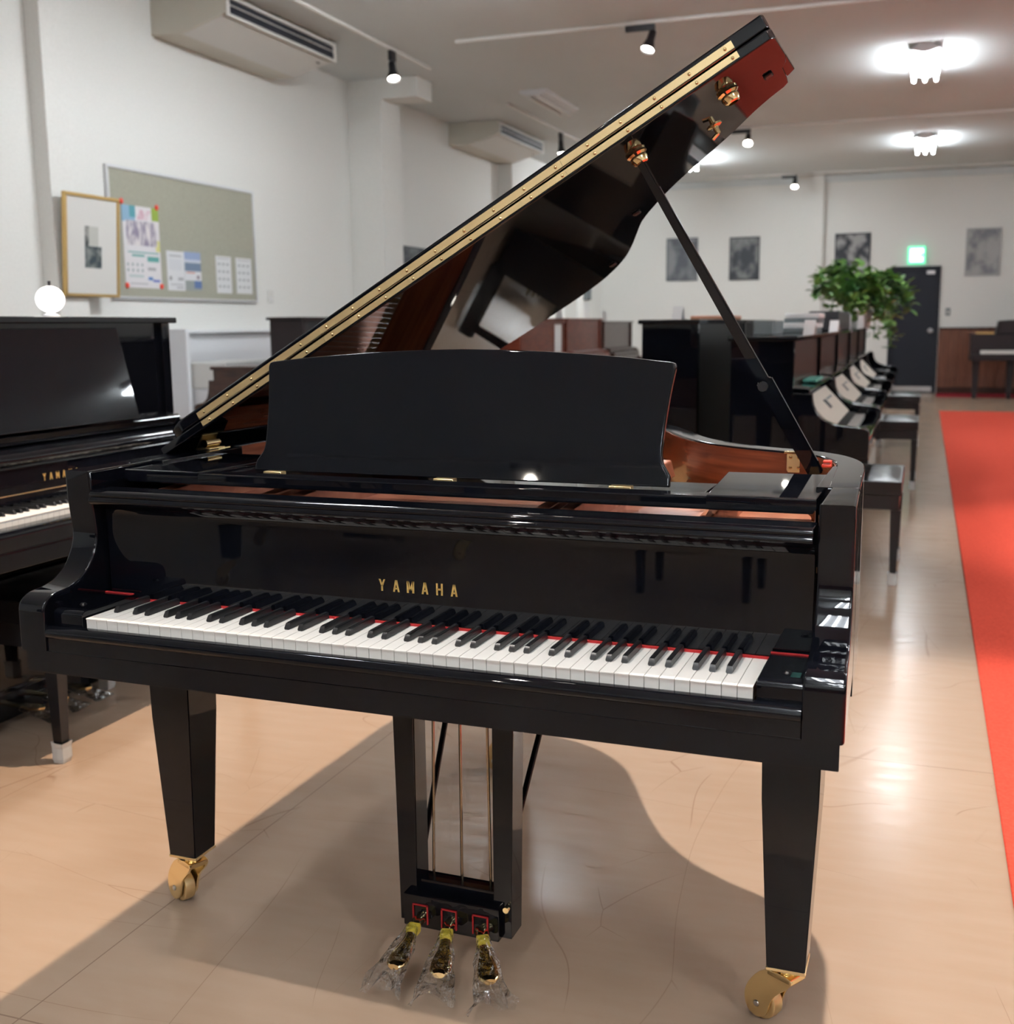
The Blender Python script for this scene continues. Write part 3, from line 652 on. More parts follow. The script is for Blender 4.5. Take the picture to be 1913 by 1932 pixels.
    for x in (-0.11, 0.0, 0.11):
        bm = nb(); prism(bm, [(x-0.012, 0.43), (x+0.012, 0.43), (x+0.014, 0.34), (x+0.020, 0.31), (x+0.016, 0.28), (x, 0.27), (x-0.016, 0.28), (x-0.020, 0.31), (x-0.014, 0.34)], 2, 0.062, 0.072, 0.002)
        pe = obj('pedal', bm, brass_p, u)
        if detail:
            bm = nb(); rn = random.Random(int(x*100)+50); R = []
            for q, (py, w, hh) in enumerate(((0.36, 0.018, 0.014), (0.32, 0.026, 0.018), (0.28, 0.028, 0.016), (0.245, 0.036, 0.01), (0.215, 0.046, 0.004))):
                R.append([bm.verts.new((x + w*math.cos(2*PI*k/14)*rn.uniform(0.9, 1.1), py+rn.uniform(-.004, .004), 0.062 - q*0.006 + hh*math.sin(2*PI*k/14)*rn.uniform(0.85, 1.15))) for k in range(14)])
            for A, C in zip(R[:-1], R[1:]):
                for k in range(14): bm.faces.new((A[k], A[(k+1) % 14], C[(k+1) % 14], C[k]))
            obj('plastic_bag', bm, wrap, pe, smooth=25, label='clear plastic bag')
    if board:
        w, y0, z0, y1, z1, mm = board
        bm = nb(); quadbox(bm, -w, w, -0.012, 0.012, z0, z1, 0.004)
        for v in bm.verts: v.co.y += y0 + (v.co.z-z0)/(z1-z0)*(y1-y0)
        obj('music_board', bm, mm, u)
    return u
def copy_me(me, dz=0.0): return me
wme2, kme2 = wme, kme
up1 = upright('tall glossy black upright piano with a bench drawn up to its keys', (-1.50, 1.235, 0), PI/2, 1.306, lacq, True, board=(0.445, 0.275, 0.952, 0.352, 1.268, lacq))
# lamp on the upright
lampo = thing('globe_lamp', 'small glowing white globe lamp on top of the tall black upright', 'lamp', (-1.93, 1.465, 1.306))
obj('lamp_base', LA([(0, 0), (0.028, 0), (0.028, 0.006), (0.012, 0.012), (0.012, 0.02), (0, 0.02)], 20), white, lampo)
obj('globe', LA([(0.046*math.sin(PI*k/14) if 0 < k < 14 else 0, 0.058-0.044*math.cos(PI*k/14)) for k in range(15)], 28), globe, lampo)
obj('finial', T([(0, 0, 0.100), (0, 0, 0.118)], 0.005, 8), blackp, lampo)

# ------------------------------------------------------------------ piano benches
def bench(label, loc, rz, group=None, L_=0.61, Wd=0.34, H=0.50, socks=True, top=leather):
    t = thing('piano_bench', label, 'bench', loc, rz, group)
    bm = nb(); nx, ny = 14, 8; a, c = L_/2-0.005, Wd/2-0.005
    gv = [[None]*(ny+1) for _ in range(nx+1)]
    for i in range(nx+1):
        for j in range(ny+1):
            x = -a+2*a*i/nx; y = -c+2*c*j/ny; e = min(1, 4*min(i, nx-i)/nx)*min(1, 4*min(j, ny-j)/ny)
            dim = sum(0.010*math.exp(-(((x-px)**2+(y-py)**2)/0.0012)) for px in (-0.18, 0, 0.18) for py in (-0.06, 0.06))
            gv[i][j] = bm.verts.new((x, y, H-0.018+0.018*math.sqrt(e)-dim))
    for i in range(nx):
        for j in range(ny): bm.faces.new((gv[i][j], gv[i+1][j], gv[i+1][j+1], gv[i][j+1]))
    obj('seat_cushion', bm, top, t, smooth=80)
    obj('seat_base', B(-L_/2, L_/2, -Wd/2, Wd/2, H-0.085, H-0.016, 0.006), leather, t)
    obj('apron', B(-L_/2+0.01, L_/2-0.01, -Wd/2+0.01, Wd/2-0.01, H-0.155, H-0.085, 0.002), satin, t)
    for sx in (-1, 1):
        for sy in (-1, 1):
            x, y = sx*(L_/2-0.026), sy*(Wd/2-0.026); bm = nb(); R = []
            for z, w in ((H-0.155, 0.046), (0.055 if socks else 0.0, 0.030)): R.append([bm.verts.new((x+i*w/2, y+j*w/2, z)) for i, j in ((-1, -1), (1, -1), (1, 1), (-1, 1))])
            for k in range(4): bm.faces.new((R[0][k], R[1][k], R[1][(k+1) % 4], R[0][(k+1) % 4]))
            bm.faces.new(R[0]); bm.faces.new(R[1][::-1]); bmesh.ops.recalc_face_normals(bm, faces=bm.faces)
            lg = obj('leg', bm, satin, t, smooth=0)
            if socks:
                bm = nb(); R = []; rr = random.Random(sx*3+sy)
                for z, w in ((0.0, 0.034), (0.012, 0.040), (0.045, 0.038), (0.062, 0.042)): R.append([bm.verts.new((x+i*w/2+rr.uniform(-.001, .001), y+j*w/2+rr.uniform(-.001, .001), z+(rr.uniform(-.004, .006) if z > 0.05 else 0))) for i, j in ((-1, -1), (0, -1.05), (1, -1), (1.05, 0), (1, 1), (0, 1.05), (-1, 1), (-1.05, 0))])
                for A, C in zip(R[:-1], R[1:]):
                    for k in range(8): bm.faces.new((A[k], A[(k+1) % 8], C[(k+1) % 8], C[k]))
                bm.faces.new(R[0][::-1]); obj('foot_wrap', bm, sock, lg, smooth=0, label='crinkled white protective wrap on the foot')
    return t
bench('black bench with white wrapped feet in front of the tall black upright', (-1.69, 1.222, 0), PI/2, L_=0.665, Wd=0.39, H=0.50)
b1 = bench('black tufted leather bench standing on the floor right behind the grand piano', (0.555, 4.37, 0), PI/2, L_=0.68, Wd=0.40, H=0.525)
b2_ = bench('black bench before the third upright of the row, beside the red runner', (0.60, 7.75, 0), PI/2, L_=0.62, Wd=0.42, H=0.535)
b3_ = bench('black bench before the fifth upright of the row, beside the red runner', (0.60, 10.9, 0), PI/2, L_=0.62, Wd=0.42, H=0.535)

# behind the camera: what the fallboard mirrors
dup(GP, (-2.25, -3.95, 0), -RHO, 'black grand piano with raised lid by the front wall, facing it')
bench('black bench with bare feet standing alone before the front wall', (-0.25, -3.35, 0), 0.05, L_=0.56, Wd=0.36, H=0.5, socks=False)
# ------------------------------------------------------------------ row of black uprights facing the aisle
RX = 0.60
for i, lab in enumerate(('first black upright of the aisle row, a teal cloth on its ledge', 'second black upright of the aisle row, stack of papers on its top', 'third black upright of the aisle row, black case on its top', 'fourth black upright of the aisle row, beyond the black case', 'fifth black upright of the aisle row, under the potted plant')):
    upright(lab, (RX-0.012*i, 4.66+1.62*i, 0), PI/2, 1.20, lacq, False, 'black uprights of the aisle row', panel=frontp, toes=False, fall=False)
# placards leaning on the open fallboards
def placard(label, loc, w, h, tilt):
    t = thing('keyboard_cover', label, 'board', loc, PI/2, 'cream boards over the keys of the aisle row')
    M = Matrix.Rotation(-tilt, 4, 'X')
    for nm, q, mm in (('board', (-w/2, w/2, -0.006, 0.006, 0, h), cardm), ('printed_block', (-0.08, 0.06, -0.0075, -0.006, h*0.38, h*0.66), blackp), ('printed_line', (0.12, 0.45, -0.0070, -0.006, h*0.60, h*0.66), greyb)):
        bm = nb(); quadbox(bm, *q); bmesh.ops.transform(bm, matrix=M, verts=bm.verts); obj(nm, bm, mm, t, smooth=0)
    return t
for i, lab in enumerate(('first', 'second', 'third', 'fourth')):
    placard('cream board with a dark block leaning over the keys of the %s aisle upright' % lab, (0.425-0.012*i, 4.66+1.62*i, 0.752), 1.18, 0.21, math.radians(44))
tag(obj('folded_cloth', B(0.235, 0.31, 4.45, 4.85, 0.9557, 0.972, 0.006), teal), 'folded teal cloth on the ledge of the first aisle upright', 'cloth')
# things standing on the piano tops
tag(obj('storage_box', B(-0.045, 0.06, 4.62, 5.10, 1.2005, 1.275, 0.004), greyb), 'flat grey box on top of the first aisle upright', 'box')
for k in range(4): tag(obj('paper_stack', B(-0.01+0.006*k, 0.20+0.004*k, 5.58+0.02*k, 6.0+0.015*k, 1.2005+0.030*k, 1.2295+0.030*k, 0.003, 1), paper if k % 2 else greyb), ('bottom', 'second', 'third', 'top')[k] + ' bundle in the stack of papers on the second aisle upright', 'paper stack')
tag(obj('instrument_case', B(0.0, 0.22, 7.2, 8.55, 1.2005, 1.345, 0.01), blackp), 'long black case on top of the third aisle upright', 'case')
def card(x, y, z, label, s=0.075):
    bm = nb(); prism(bm, [(-0.03, 0), (-0.028, 0), (0.0, s), (0.028, 0), (0.03, 0), (0.001, s+0.002), (-0.001, s+0.002)], 1, -0.03, 0.03)
    o = obj('price_card', bm, paper, None, (x, y, z), PI/2*0.9, smooth=0); return tag(o, label, 'card')
card(0.24, 4.75, 1.2, 'folded white price card on the first aisle upright'); card(0.24, 6.5, 1.2, 'folded white price card on the second aisle upright')
card(0.16, 9.2, 1.2, 'folded white price card on the fourth aisle upright, beyond the black case', 0.13); card(0.2, 10.7, 1.2, 'folded white price card on the fifth aisle upright, beside the plant', 0.13)
# back-to-back row facing the other way
for i, lab in enumerate(('first black upright standing back to back with the aisle row', 'second black upright standing back to back with the aisle row')):
    upright(lab, (-0.93, 5.05+1.62*i, 0), -PI/2, 1.285, lacq, False, 'black uprights back to back with the aisle row')
tag(obj('cover_cloth', B(-0.52, -0.30, 5.3, 5.9, 1.2855, 1.31, 0.008), pink), 'folded peach cloth on the first back to back black upright', 'cloth')
card(-0.50, 4.85, 1.285, 'folded white price card on the first back to back black upright')
# reddish brown uprights along the left side
for i, (lab, h, mm) in enumerate((('reddish mahogany upright with a paper sheet on its front', 1.31, redwood), ('second reddish mahogany upright, taller, with a white card on top', 1.34, redwood), ('brown walnut upright at the far end of the mahogany row', 1.31, walnut))):
    upright(lab, (-2.75, 10.3+1.65*i, 0), PI/2, h, mm, False, 'brown uprights on the left side', panel=mm)
card(-3.2, 11.2, 1.34, 'folded white price card on the second mahogany upright', 0.13); card(-3.2, 13.2, 1.31, 'folded white price card on the walnut upright', 0.13)
tag(obj('notice_sheet', B(-3.115, -3.111, 10.75, 11.0, 0.96, 1.27), paper, smooth=0), 'white paper sheet stuck on the front of the first mahogany upright', 'sheet')
# console and tall brown upright behind the tall black upright
con = upright('low brown console piano behind the tall black upright', (-3.85, 5.42, 0), -PI/2, 1.02, walnut, False, None)
for ch in con.children:                                  # a shallow console: its key shelf sticks out only a little
    for v in ch.data.vertices:
        if v.co.y < 0.352: v.co.y = 0.352 - (0.352-v.co.y)*0.45
upright('tall dark brown upright behind the low console', (-4.40, 7.02, 0), -PI/2, 1.345, darkbrown, False, None)
tag(obj('black_box', B(-3.48, -3.30, 5.75, 5.95, 1.0205, 1.085, 0.006), blackp), 'small black box on the low brown console', 'box')
# white partition and white draped table by the left wall
tag(obj('partition_panel', B(XL+0.031, XL+0.33, 6.16, 6.21, 0, 1.262, 0.003), white), 'white upright partition panel against the left wall', 'panel')
wt = thing('draped_table', 'table under a white cloth by the white dado', 'table', (-4.70, 6.38, 0), 0)
bm = nb(); prism(bm, [(-0.25, 0.99), (0.25, 0.99), (0.24, 0.96), (0.17, 0.78), (-0.17, 0.78), (-0.24, 0.96)], 1, -0.15, 0.75, 0.01); obj('cloth', bm, wsoft, wt)
obj('cabinet_body', B(-0.25, 0.25, -0.14, 0.74, 0, 0.78, 0.004), white, wt)

# ------------------------------------------------------------------ far grand-like piano on the right
fp = thing('brown_piano', 'dark brown console piano on the dark red strip by the wainscot', 'piano', (2.25, 18.6, 0), 0)
obj('body', B(-0.72, 0.75, 0.0, 0.55, 0.62, 1.05, 0.01), darkbrown, fp)
obj('upper_case', PR([(-0.34, 1.05), (-0.31, 1.26), (0.74, 1.32), (0.74, 1.05)], 1, 0.05, 0.5, 0.01), darkbrown, fp)
obj('keyboard', B(-0.57, 0.62, -0.14, 0.0, 0.73, 0.79, 0.003), ivory, fp)
obj('key_bed', B(-0.70, 0.72, -0.17, 0.02, 0.62, 0.73, 0.005), darkbrown, fp)
for x in (-0.62, -0.1, 0.64): obj('leg', PR([(x-0.06, 0.62), (x+0.06, 0.62), (x+0.035, 0.0), (x-0.035, 0.0)], 1, 0.05, 0.15), darkbrown, fp)
tag(obj('gold_case', B(1.60, 1.88, 18.62, 18.64, 1.0505, 1.08, 0.003), goldf), 'small gold coloured case on the far brown piano', 'case')

# ------------------------------------------------------------------ potted plant on the last upright
plant = thing('potted_plant', 'trailing green potted plant on top of the last aisle upright', 'plant', (0.15, 11.45, 1.2))
obj('pot', LA([(0, 0), (0.10, 0), (0.13, 0.16), (0.145, 0.16), (0.145, 0.18), (0.12, 0.18), (0.12, 0.15), (0, 0.15)], 20), wsoft, plant)
bm = nb(); rn = random.Random(11); stems = nb()
for k in range(30):
    a = rn.uniform(0, 2*PI); R_ = rn.uniform(0.25, 0.60); h = rn.uniform(0.15, 0.52)
    drop = rn.uniform(0.1, 0.7) if math.cos(a) > 0.3 else rn.uniform(0.0, 0.35)
    P = [Vector((0, 0, 0.16)), Vector((math.cos(a)*R_*0.45, math.sin(a)*R_*0.45, 0.16+h)), Vector((math.cos(a)*R_, math.sin(a)*R_, 0.16+h-drop*0.4)), Vector((math.cos(a)*R_*1.08, math.sin(a)*R_*1.08, 0.16+h-drop))]
    pts = [Vector(p) for p in smoothpts([tuple(p) for p in P], 8)]
    tube(stems, pts, 0.006, 5)
    for j, p in enumerate(pts[4:]):
        for _ in range(2):
            s = rn.uniform(0.05, 0.09); e = Matrix.Rotation(rn.uniform(0, 2*PI), 3, 'Z') @ Matrix.Rotation(rn.uniform(-0.9, 0.5), 3, 'Y')
            q = p + Vector((rn.uniform(-.05, .05), rn.uniform(-.05, .05), rn.uniform(-.04, .04)))
            vs = [bm.verts.new(q + e @ Vector(t)*s) for t in ((0, 0, 0), (0.5, 0.55, 0.12), (1.1, 0.45, 0.05), (1.7, 0, -0.2), (1.1, -0.45, 0.05), (0.5, -0.55, 0.12))]
            bm.faces.new((vs[0], vs[1], vs[2], vs[3])); bm.faces.new((vs[0], vs[3], vs[4], vs[5]))
obj('stems', stems, leafA, plant); obj('foliage', bm, leafA, plant, smooth=0, kind='stuff')

# ------------------------------------------------------------------ wall things, left wall
bd = thing('bulletin_board', 'grey felt bulletin board in an aluminium frame on the left wall', 'bulletin board', (XL, 6.72, 1.5))
obj('felt_panel', B(0.0, 0.018, -1.0, 1.0, 0.01, 0.995), cork, bd, smooth=0)
for y0, y1, z0, z1 in ((-1.02, 1.02, 0.985, 1.01), (-1.02, 1.02, -0.005, 0.02), (-1.02, -0.995, 0.02, 0.985), (0.995, 1.02, 0.02, 0.985)): obj('frame_bar', B(0.0, 0.03, y0, y1, z0, z1, 0.003), alu, bd)
TE = (0.12, 0.38, 0.36); GR = (0.42, 0.42, 0.44)
calm = print_mat('calendar_print', (0.74, 0.72, 0.74), [(0, 0.80, 0.34, 1, (0.28, 0.46, 0.62)), (0.2, 0.86, 0.36, 1, (0.10, 0.35, 0.42)), (0.80, 0.84, 1, 1, (0.30, 0.42, 0.06)), (0.88, 0.46, 1, 0.60, (0.68, 0.66, 0.25)), (0.1, 0.43, 0.95, 0.445, TE), (0.2, 0.385, 0.55, 0.41, TE), (0.62, 0.33, 0.95, 0.395, TE), (0.62, 0.22, 0.85, 0.26, GR), (0.62, 0.10, 0.75, 0.14, (0.08, 0.2, 0.5)), (0.75, 0.08, 0.95, 0.11, (0.12, 0.16, 0.5)), (0.1, 0.13, 0.5, 0.16, (0.5, 0.58, 0.58)), (0.12, 0.045, 0.6, 0.06, GR)] + [(0.06+0.13*i, 0.27-0.07*j, 0.10+0.13*i, 0.30-0.07*j, (0.22, 0.30, 0.30)) for i in range(4) for j in range(2)], noise_rects=[(0.08, 0.52, 0.92, 0.82, (0.74, 0.70, 0.70), (0.30, 0.26, 0.36), 5.0, (1, 2.2, 1.0)), (0.38, 0.84, 0.78, 0.96, (0.78, 0.74, 0.76), (0.66, 0.42, 0.50), 8.0)])
sheetm = print_mat('leaflet_print', (0.72, 0.73, 0.75), [(0.15, 0.86, 0.85, 0.90, GR), (0.12, 0.52, 0.85, 0.80, (0.66, 0.67, 0.70)), (0.10, 0.26, 0.25, 0.36, (0.3, 0.3, 0.32)), (0.6, 0.26, 0.92, 0.34, (0.4, 0.4, 0.42)), (0.15, 0.14, 0.9, 0.17, GR), (0.5, 0.06, 0.9, 0.1, GR)])
photom = print_mat('brochure_print', (0.72, 0.73, 0.75), [(0, 0.74, 1, 1, (0.30, 0.38, 0.58)), (0, 0.70, 1, 0.80, (0.58, 0.62, 0.70)), (0.0, 0.50, 1, 0.72, (0.16, 0.22, 0.32)), (0.1, 0.45, 0.6, 0.48, (0.6, 0.16, 0.1)), (0, 0.0, 1, 0.26, (0.30, 0.33, 0.32)), (0.55, 0.06, 1, 0.26, (0.10, 0.17, 0.36)), (0.72, 0.30, 0.88, 0.40, (0.25, 0.2, 0.25))])
listm = print_mat('list_print', (0.72, 0.73, 0.74), [(0.1, 0.93, 0.9, 0.95, GR)] + [(0.12+0.28*i, 0.76-0.2*j, 0.28+0.28*i, 0.81-0.2*j, (0.35, 0.36, 0.37)) for i in range(3) for j in range(4)])
def sheet(label, y0, y1, z0, z1, m, slope=0.0):
    return tag(obj('paper_sheet', B(0.0, 0.004, 0, y1-y0, 0, z1-z0), m, None, (XL+0.0185, y0, z0), smooth=0), label, 'poster')
def wp(u, v, x):
    d = fwd + r2*((u-W_/2)/F_) - u2*((v-H_/2)/F_); t = (x-CAM.x)/d.x; return CAM + d*t
a = wp(228, 382, XL+0.02); c = wp(306, 545, XL+0.02); sheet('tall colourful calendar poster held by four red magnets on the bulletin board', a.y, c.y, c.z, a.z-0.01, calm)
mg = []
for k, (u, v) in enumerate(((227.5, 379), (294.5, 392), (239.5, 538), (304.5, 540.5))):
    p = wp(u, v, XL+0.02); o = obj('round_magnet', LA([(0, 0.012), (0.015, 0.011), (0.022, 0.006), (0.022, 0)], 16, Matrix.Rotation(PI/2, 4, 'Y')), redp, None, (XL+0.0225, p.y, p.z)); tag(o, 'round red magnet on the ' + ('blue upper corner', 'green upper corner', 'lower corner toward the gold frame', 'lower corner toward the white leaflet')[k] + ' of the calendar poster', 'magnet', 'red magnets on the calendar poster')
a = wp(313, 470, XL+0.02); c = wp(350, 549, XL+0.02); sheet('white printed leaflet beside the blue brochure on the bulletin board', a.y, c.y, c.z, a.z-0.01, sheetm)
y2 = c.y+0.003; a = wp(346, 472, XL+0.02); c = wp(381, 549, XL+0.02); sheet('brochure with blue landscape photos on the bulletin board', y2, c.y, c.z, a.z-0.01, photom)
a = wp(406, 480, XL+0.02); c = wp(438, 554, XL+0.02); sheet('narrow white list next to the brochure on the bulletin board', a.y, c.y, c.z, a.z-0.01, listm)
a = wp(444, 484, XL+0.02); c = wp(476, 555, XL+0.02); sheet('narrow white list nearest the wall switch on the bulletin board', a.y, c.y, c.z, a.z-0.01, listm)
sw = thing('wall_switch', 'small pale wall switch under the corner of the bulletin board', 'switch', (XL, 7.99, 1.50)); obj('plate', B(0, 0.012, -0.05, 0.05, 0, 0.12, 0.002), offw2, sw); obj('rocker', B(0.012, 0.018, -0.022, 0.022, 0.01, 0.055, 0.002), paper, sw)
# framed print hanging from the rail, tilted out of the wall a little
artm = print_mat('abstract_print', (0.70, 0.69, 0.66), [(0.40, 0.30, 0.62, 0.70, (0.52, 0.52, 0.48))], noise_rects=[(0.36, 0.28, 0.68, 0.50, (0.03, 0.05, 0.06), (0.22, 0.24, 0.23), 6.0), (0.36, 0.50, 0.44, 0.70, (0.05, 0.06, 0.06), (0.3, 0.3, 0.28), 9.0)])
fr = thing('picture_frame', 'gold framed print with a wide white mat near the bulletin board', 'picture', (XL+0.14, 5.005, 1.50))
def tilt(bm, k=0.07):
    for v in bm.verts: v.co.x += v.co.z*k
    return bm
obj('mat_board', tilt(B(0.01, 0.02, 0.01, 0.575, 0.01, 0.715)), artm, fr, smooth=0)
for y0, y1, z0, z1 in ((0, 0.585, 0.70, 0.725), (0, 0.585, 0, 0.022), (0, 0.022, 0.022, 0.70), (0.563, 0.585, 0.022, 0.70)): obj('frame_bar', tilt(B(0.0, 0.032, y0, y1, z0, z1, 0.003)), goldf, fr)
def bw(label, name, x0, x1, z0, z1, c1, c2, sc, wall='back', extra=()):
    m = print_mat(name, c1, list(extra), (0, 2) if wall == 'back' else (1, 2), [(0.04, 0.03, 0.96, 0.97, c1, c2, sc)])
    if wall == 'back': o = obj('wall_photo', B(0, x1-x0, -0.02, 0, 0, z1-z0), m, None, (x0, YB, z0), smooth=0)
    else: o = obj('wall_photo', B(0, 0.02, 0, x1-x0, 0, z1-z0), m, None, (XL, x0, z0), smooth=0)
    return tag(o, label, 'picture')
dk = (0.03, 0.035, 0.045)
bw('dark black and white photo on the left wall beyond the second pilaster', 'photo_a', 10.75, 11.75, 1.66, 2.22, dk, (0.16, 0.18, 0.18), 2.6, 'left')
bw('grey street photo on the far wall, nearest the left wall', 'photo_b', -3.83, -3.24, 2.06, 2.85, (0.09, 0.10, 0.12), (0.25, 0.26, 0.27), 2.2)
bw('dark black and white photo on the far wall, second from the left wall', 'photo_c', -2.65, -2.10, 2.05, 2.83, dk, (0.22, 0.23, 0.23), 2.8)
bw('large black and white photo on the far wall above the plant', 'photo_d', -0.77, -0.16, 1.96, 2.83, dk, (0.36, 0.36, 0.36), 3.4)
bw('pale grey photo on the far wall to the side of the dark door', 'photo_e', 1.415, 1.98, 2.03, 2.84, (0.42, 0.42, 0.42), (0.18, 0.19, 0.21), 2.7)
# hanging wire of the pale photo
ex = thing('exit_sign', 'small lit green and white exit sign above the dark door', 'exit sign', (0.62, YB, 2.26))
obj('housing', B(-0.145, 0.145, -0.06, 0, 0, 0.30, 0.004), signg, ex)
obj('pictogram', PR([(-0.115, 0.03), (0.115, 0.03), (0.115, 0.27), (-0.115, 0.27)], 1, -0.064, -0.060), signw, ex, smooth=0)
man = nb(); tube(man, [(-0.02, -0.066, 0.19), (-0.045, -0.066, 0.13)], 0.012, 6); tube(man, [(-0.045, -0.066, 0.13), (-0.02, -0.066, 0.10), (-0.03, -0.066, 0.06)], 0.008, 6); tube(man, [(-0.045, -0.066, 0.13), (-0.07, -0.066, 0.10), (-0.085, -0.066, 0.08)], 0.008, 6); tube(man, [(-0.02, -0.066, 0.185), (0.01, -0.066, 0.16)], 0.006, 6); tube(man, [(-0.02, -0.066, 0.185), (-0.06, -0.066, 0.17)], 0.006, 6); tube(man, [(-0.01, -0.066, 0.215), (-0.005, -0.066, 0.235)], 0.014, 8)
obj('running_figure', man, signg, ex)
obj('arrow', PR([(0.05, 0.15), (0.09, 0.11), (0.09, 0.135), (0.13, 0.135), (0.13, 0.165), (0.09, 0.165), (0.09, 0.19)], 1, -0.066, -0.064), signg, ex, smooth=0)
sw = thing('wall_switch', 'grey switch on the far wall beside the dark door', 'switch', (1.18, YB, 1.36)); obj('plate', B(-0.04, 0.04, -0.012, 0, 0, 0.13, 0.002), greyb, sw); obj('rocker', B(-0.015, 0.015, -0.018, -0.012, 0.03, 0.09, 0.002), offw2, sw)
sp = thing('wall_phone', 'dark grey intercom on the left wall near the far corner', 'intercom', (XL, 18.9, 1.62)); obj('body', B(0, 0.06, -0.18, 0.18, 0.1, 0.45, 0.01), greyb, sp); obj('notice', B(0, 0.01, -0.2, 0.2, -0.35, 0.05), paper, sp, smooth=0)

# ------------------------------------------------------------------ air conditioners under the ceiling
def aircon(label, y0, y1):
    t = thing('air_conditioner', label, 'air conditioner', (XL, y0, 0), 0, 'ceiling air conditioners on the left wall')
    w = y1-y0; zb = 3.578
    pr = [(0.0, ZC), (0.0, zb), (0.26, zb-0.015), (0.66, 3.675), (0.70, 3.70), (0.70, 3.80), (0.68, ZC)]
    bm = nb(); prism(bm, pr, 1, 0.0, w, 0.008); obj('body', bm, offw, t)
    obj('bottom_panel', PR([(0.28, zb-0.012), (0.66, 3.668), (0.66, 3.675), (0.28, zb-0.005)], 1, 0.02, w-0.02), offw2, t, smooth=0)
    obj('outlet_frame', (lambda bm: (quadbox(bm, 0.70, 0.715, 0.0, w, 3.665, 3.69, 0.003), quadbox(bm, 0.70, 0.715, 0.0, w, 3.80, 3.825, 0.003), quadbox(bm, 0.70, 0.715, 0.0, 0.04, 3.69, 3.80, 0.003), quadbox(bm, 0.70, 0.715, w-0.04, w, 3.69, 3.80, 0.003), bm)[-1])(nb()), offw2, t)
    obj('outlet', B(0.695, 0.702, 0.04, w-0.04, 3.69, 3.80), darkg, t, smooth=0)
    obj('louver', B(0.700, 0.712, 0.04, w-0.04, 3.750, 3.757, 0.001), offw2, t)
    obj('badge', B(0.56, 0.60, w-0.16, w-0.10, 3.648, 3.660), darkg, t, smooth=0)
    return t
aircon('cream ceiling air conditioner over the bulletin board', 6.39, 8.15); aircon('cream ceiling air conditioner beyond the stub beam', 12.49, 14.28)

# ------------------------------------------------------------------ lighting tracks and spots
def track(label, x0, x1, y0, y1):
    o = obj('lighting_track', B(0, x1-x0, 0, y1-y0, 0, 0.03, 0.003, 1), offw2, None, (x0, y0, ZC-0.03)); return tag(o, label, 'lighting track')
track('white lighting track along the left wall under the first air conditioner', -4.03, -3.99, 4.5, 9.42)
track('white lighting track along the left wall near the unlit fixture', -3.94, -3.90, 11.5, 15.6)
track('white lighting track across the ceiling before the stub beam', -3.35, 1.6, 8.50, 8.54)
track('white lighting track across the ceiling between the two lit fixtures', -3.35, 2.6, 14.28, 14.32)
track('white lighting track across the ceiling close to the far wall', -3.0, 4.0, 19.45, 19.49)
track('white lighting track across the ceiling over the grand piano', -2.4, 2.6, 1.30, 1.34)
def spot(label, x, y, target, along='x', watts=SPOT_WALL, cone=50, col=(1.0, 0.90, 0.76), long=False, blend=0.5, size=0.03, lens=None):
    t = thing('track_spotlight', label, 'spotlight', (x, y, ZC-0.03))
    obj('adapter', B(-0.13, 0.13, -0.02, 0.02, -0.05, 0, 0.003) if along == 'x' else B(-0.02, 0.02, -0.05, 0.05, -0.09, 0, 0.003), blackp, t)
    z = -0.05 if along == 'x' else -0.09; px = 0.10 if along == 'x' else 0
    piv = Vector((px, 0, z-0.06)); obj('stem', T([(px, 0, z+0.01), piv], 0.012, 8), blackp, t)
    d = (Vector(target) - (Vector((x, y, ZC-0.03))+piv)).normalized()
    M = Matrix.Translation(piv) @ d.to_track_quat('Z', 'Y').to_matrix().to_4x4()
    obj('lamp_head', LA([(0, -0.06), (0.030, -0.058), (0.034, -0.04), (0.036, 0.03), (0.058, 0.10), (0.060, 0.125), (0.056, 0.125), (0.050, 0.10), (0.030, 0.04), (0, 0.03)], 20, M), blackp, t)
    obj('lamp_lens', LA([(0, 0.112), (0.052, 0.110)], 20, M), lens or lensm, t, smooth=0)
    ld = bpy.data.lights.new('spot_lamp', 'SPOT'); ld.energy = watts; ld.spot_size = math.radians(cone); ld.spot_blend = blend; ld.shadow_soft_size = size; ld.color = col
    lo = bpy.data.objects.new('spot_lamp', ld); COL.objects.link(lo); lo.parent = t
    lo.matrix_local = Matrix.Translation(piv + d*0.135) @ (-d).to_track_quat('Z', 'Y').to_matrix().to_4x4()
    return t
spot('black track spotlight lit toward the bulletin board on the first wall track', -4.01, 8.55, (-3.5, 7.9, 1.9), 'y', 60)
spot('black track spotlight on the second wall track, shining down', -3.92, 13.6, (-3.6, 13.2, 0.5), 'y', 120)
spot('black track spotlight hanging from the cross track before the stub beam', -1.62, 8.52, (-2.2, 7.0, 0.2), 'x', 120)
spot('black track spotlight on the cross track between the lit fixtures, facing the room', -1.62, 14.30, (-1.3, 12.0, 1.2), 'x', 120)
spot('black track spotlight before the far wall', -1.55, 19.47, (-1.3, 17.6, 1.0), 'x', 120)
spot('black track spotlight over the bass side of the grand piano', -0.72, 1.32, (-1.15, 1.15, 0), 'x', SPOT_KEY, 58, (1.0, 0.78, 0.57), size=0.025, blend=0.4)
spot('black track spotlight over the treble side of the grand piano', 0.73, 1.32, (0.95, 1.15, 0), 'x', SPOT_KEY, 58, (1.0, 0.90, 0.80), size=0.03, blend=0.4)
track('white lighting track along the ceiling over the red runner', 1.98, 2.02, 0.0, 7.6)
spot('black track spotlight over the red runner, beside the grand piano', 2.0, 1.6, (2.35, 1.9, 0), 'y', 130, 40, (1.0, 0.92, 0.84), blend=0.8)
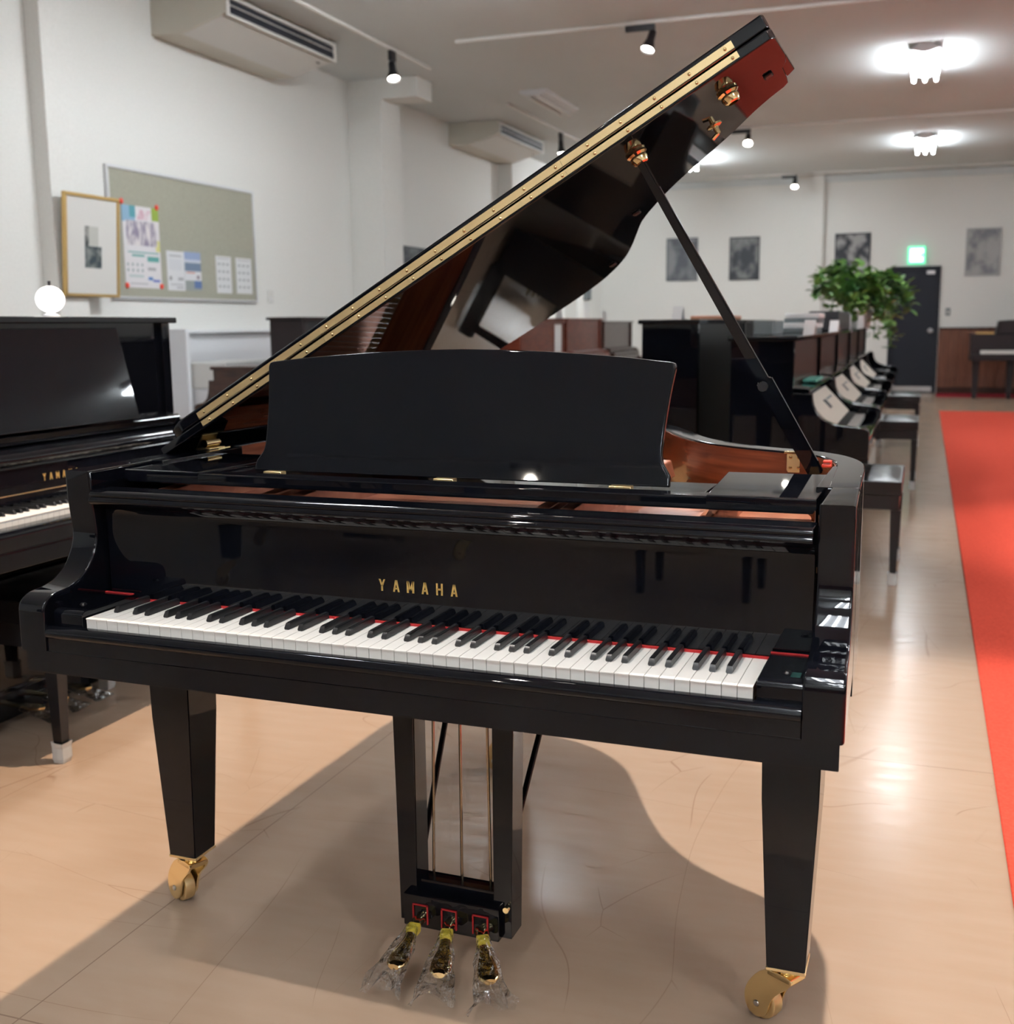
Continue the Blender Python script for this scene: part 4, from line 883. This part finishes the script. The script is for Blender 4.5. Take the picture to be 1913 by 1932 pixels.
spot('black track spotlight over the red runner, beside the first aisle upright', 2.0, 5.6, (1.9, 5.6, 0), 'y', 170, 50, (1.0, 0.92, 0.84), blend=0.8)
track('white lighting track across the ceiling before the grand piano', -2.4, 2.4, -0.72, -0.68)
spot('black track spotlight aimed at the keyboard of the grand piano', -0.95, -0.70, (0.08, 0.04, 0.74), 'x', 130, 32, (1.0, 0.93, 0.86), blend=0.8)
track('white lighting track across the ceiling before the front wall', -4.6, 1.0, -5.72, -5.68)
spot('black track spotlight before the front wall', -2.36, -5.70, (-2.2, -4.2, 2.6), 'x', 40, 60)
# ------------------------------------------------------------------ fluorescent fixtures
def fluor(label, x, y, lit=True, tubes=3, m_on=tube_on):
    t = thing('ceiling_fixture', label, 'ceiling light', (x, y, ZC), 0, 'fluorescent ceiling fixtures')
    obj('fixture_body', PR([(-0.06, 0), (0.06, 0), (0.14, -0.055), (0.0, -0.085), (-0.14, -0.055)] if lit else [(-0.16, 0), (0.16, 0), (0.16, -0.03), (0.06, -0.06), (-0.06, -0.06), (-0.16, -0.03)], 1, -0.62, 0.62, 0.002), white, t)
    for i in range(tubes):
        xx = (i-(tubes-1)/2)*0.11
        obj('tube', T([(xx, -0.60, -0.11 if lit else -0.075), (xx, 0.60, -0.11 if lit else -0.075)], 0.016, 10), m_on if lit else tube_off, t)
    return t
for lab, x, y in (('lit fluorescent fixture nearest the far wall in the aisle row', 0.70, 16.4), ('lit fluorescent fixture between the two cross tracks', 0.70, 10.9),
                  ('lit fluorescent fixture before the front wall', 0.45, -5.9), ('lit weaker fluorescent fixture over the lone bench', 0.46, -3.6), ('lit weaker fluorescent fixture just before the grand piano', 0.46, -1.5), ('added fluorescent fixture over the left side, brightening the left wall', -1.9, 5.9), ('added weaker fluorescent fixture over the tall black upright, for the left wall', -1.9, 1.9), ('lit fluorescent fixture over the right side, front', 4.6, -3.0), ('lit fluorescent fixture over the right side, middle', 4.6, 4.0), ('lit fluorescent fixture over the right side, back', 4.6, 11.0), ('lit fluorescent fixture over the far left corner', -2.9, 16.8)):  # the two left fixtures are added out of view to light the wall evenly
    fluor(lab, x, y, m_on=tube_on if x in (0.70, 0.46) or y == 1.9 else tube_strong)
fluor('unlit fluorescent fixture on the ceiling near the stub beam', -3.40, 11.5, False, 2)
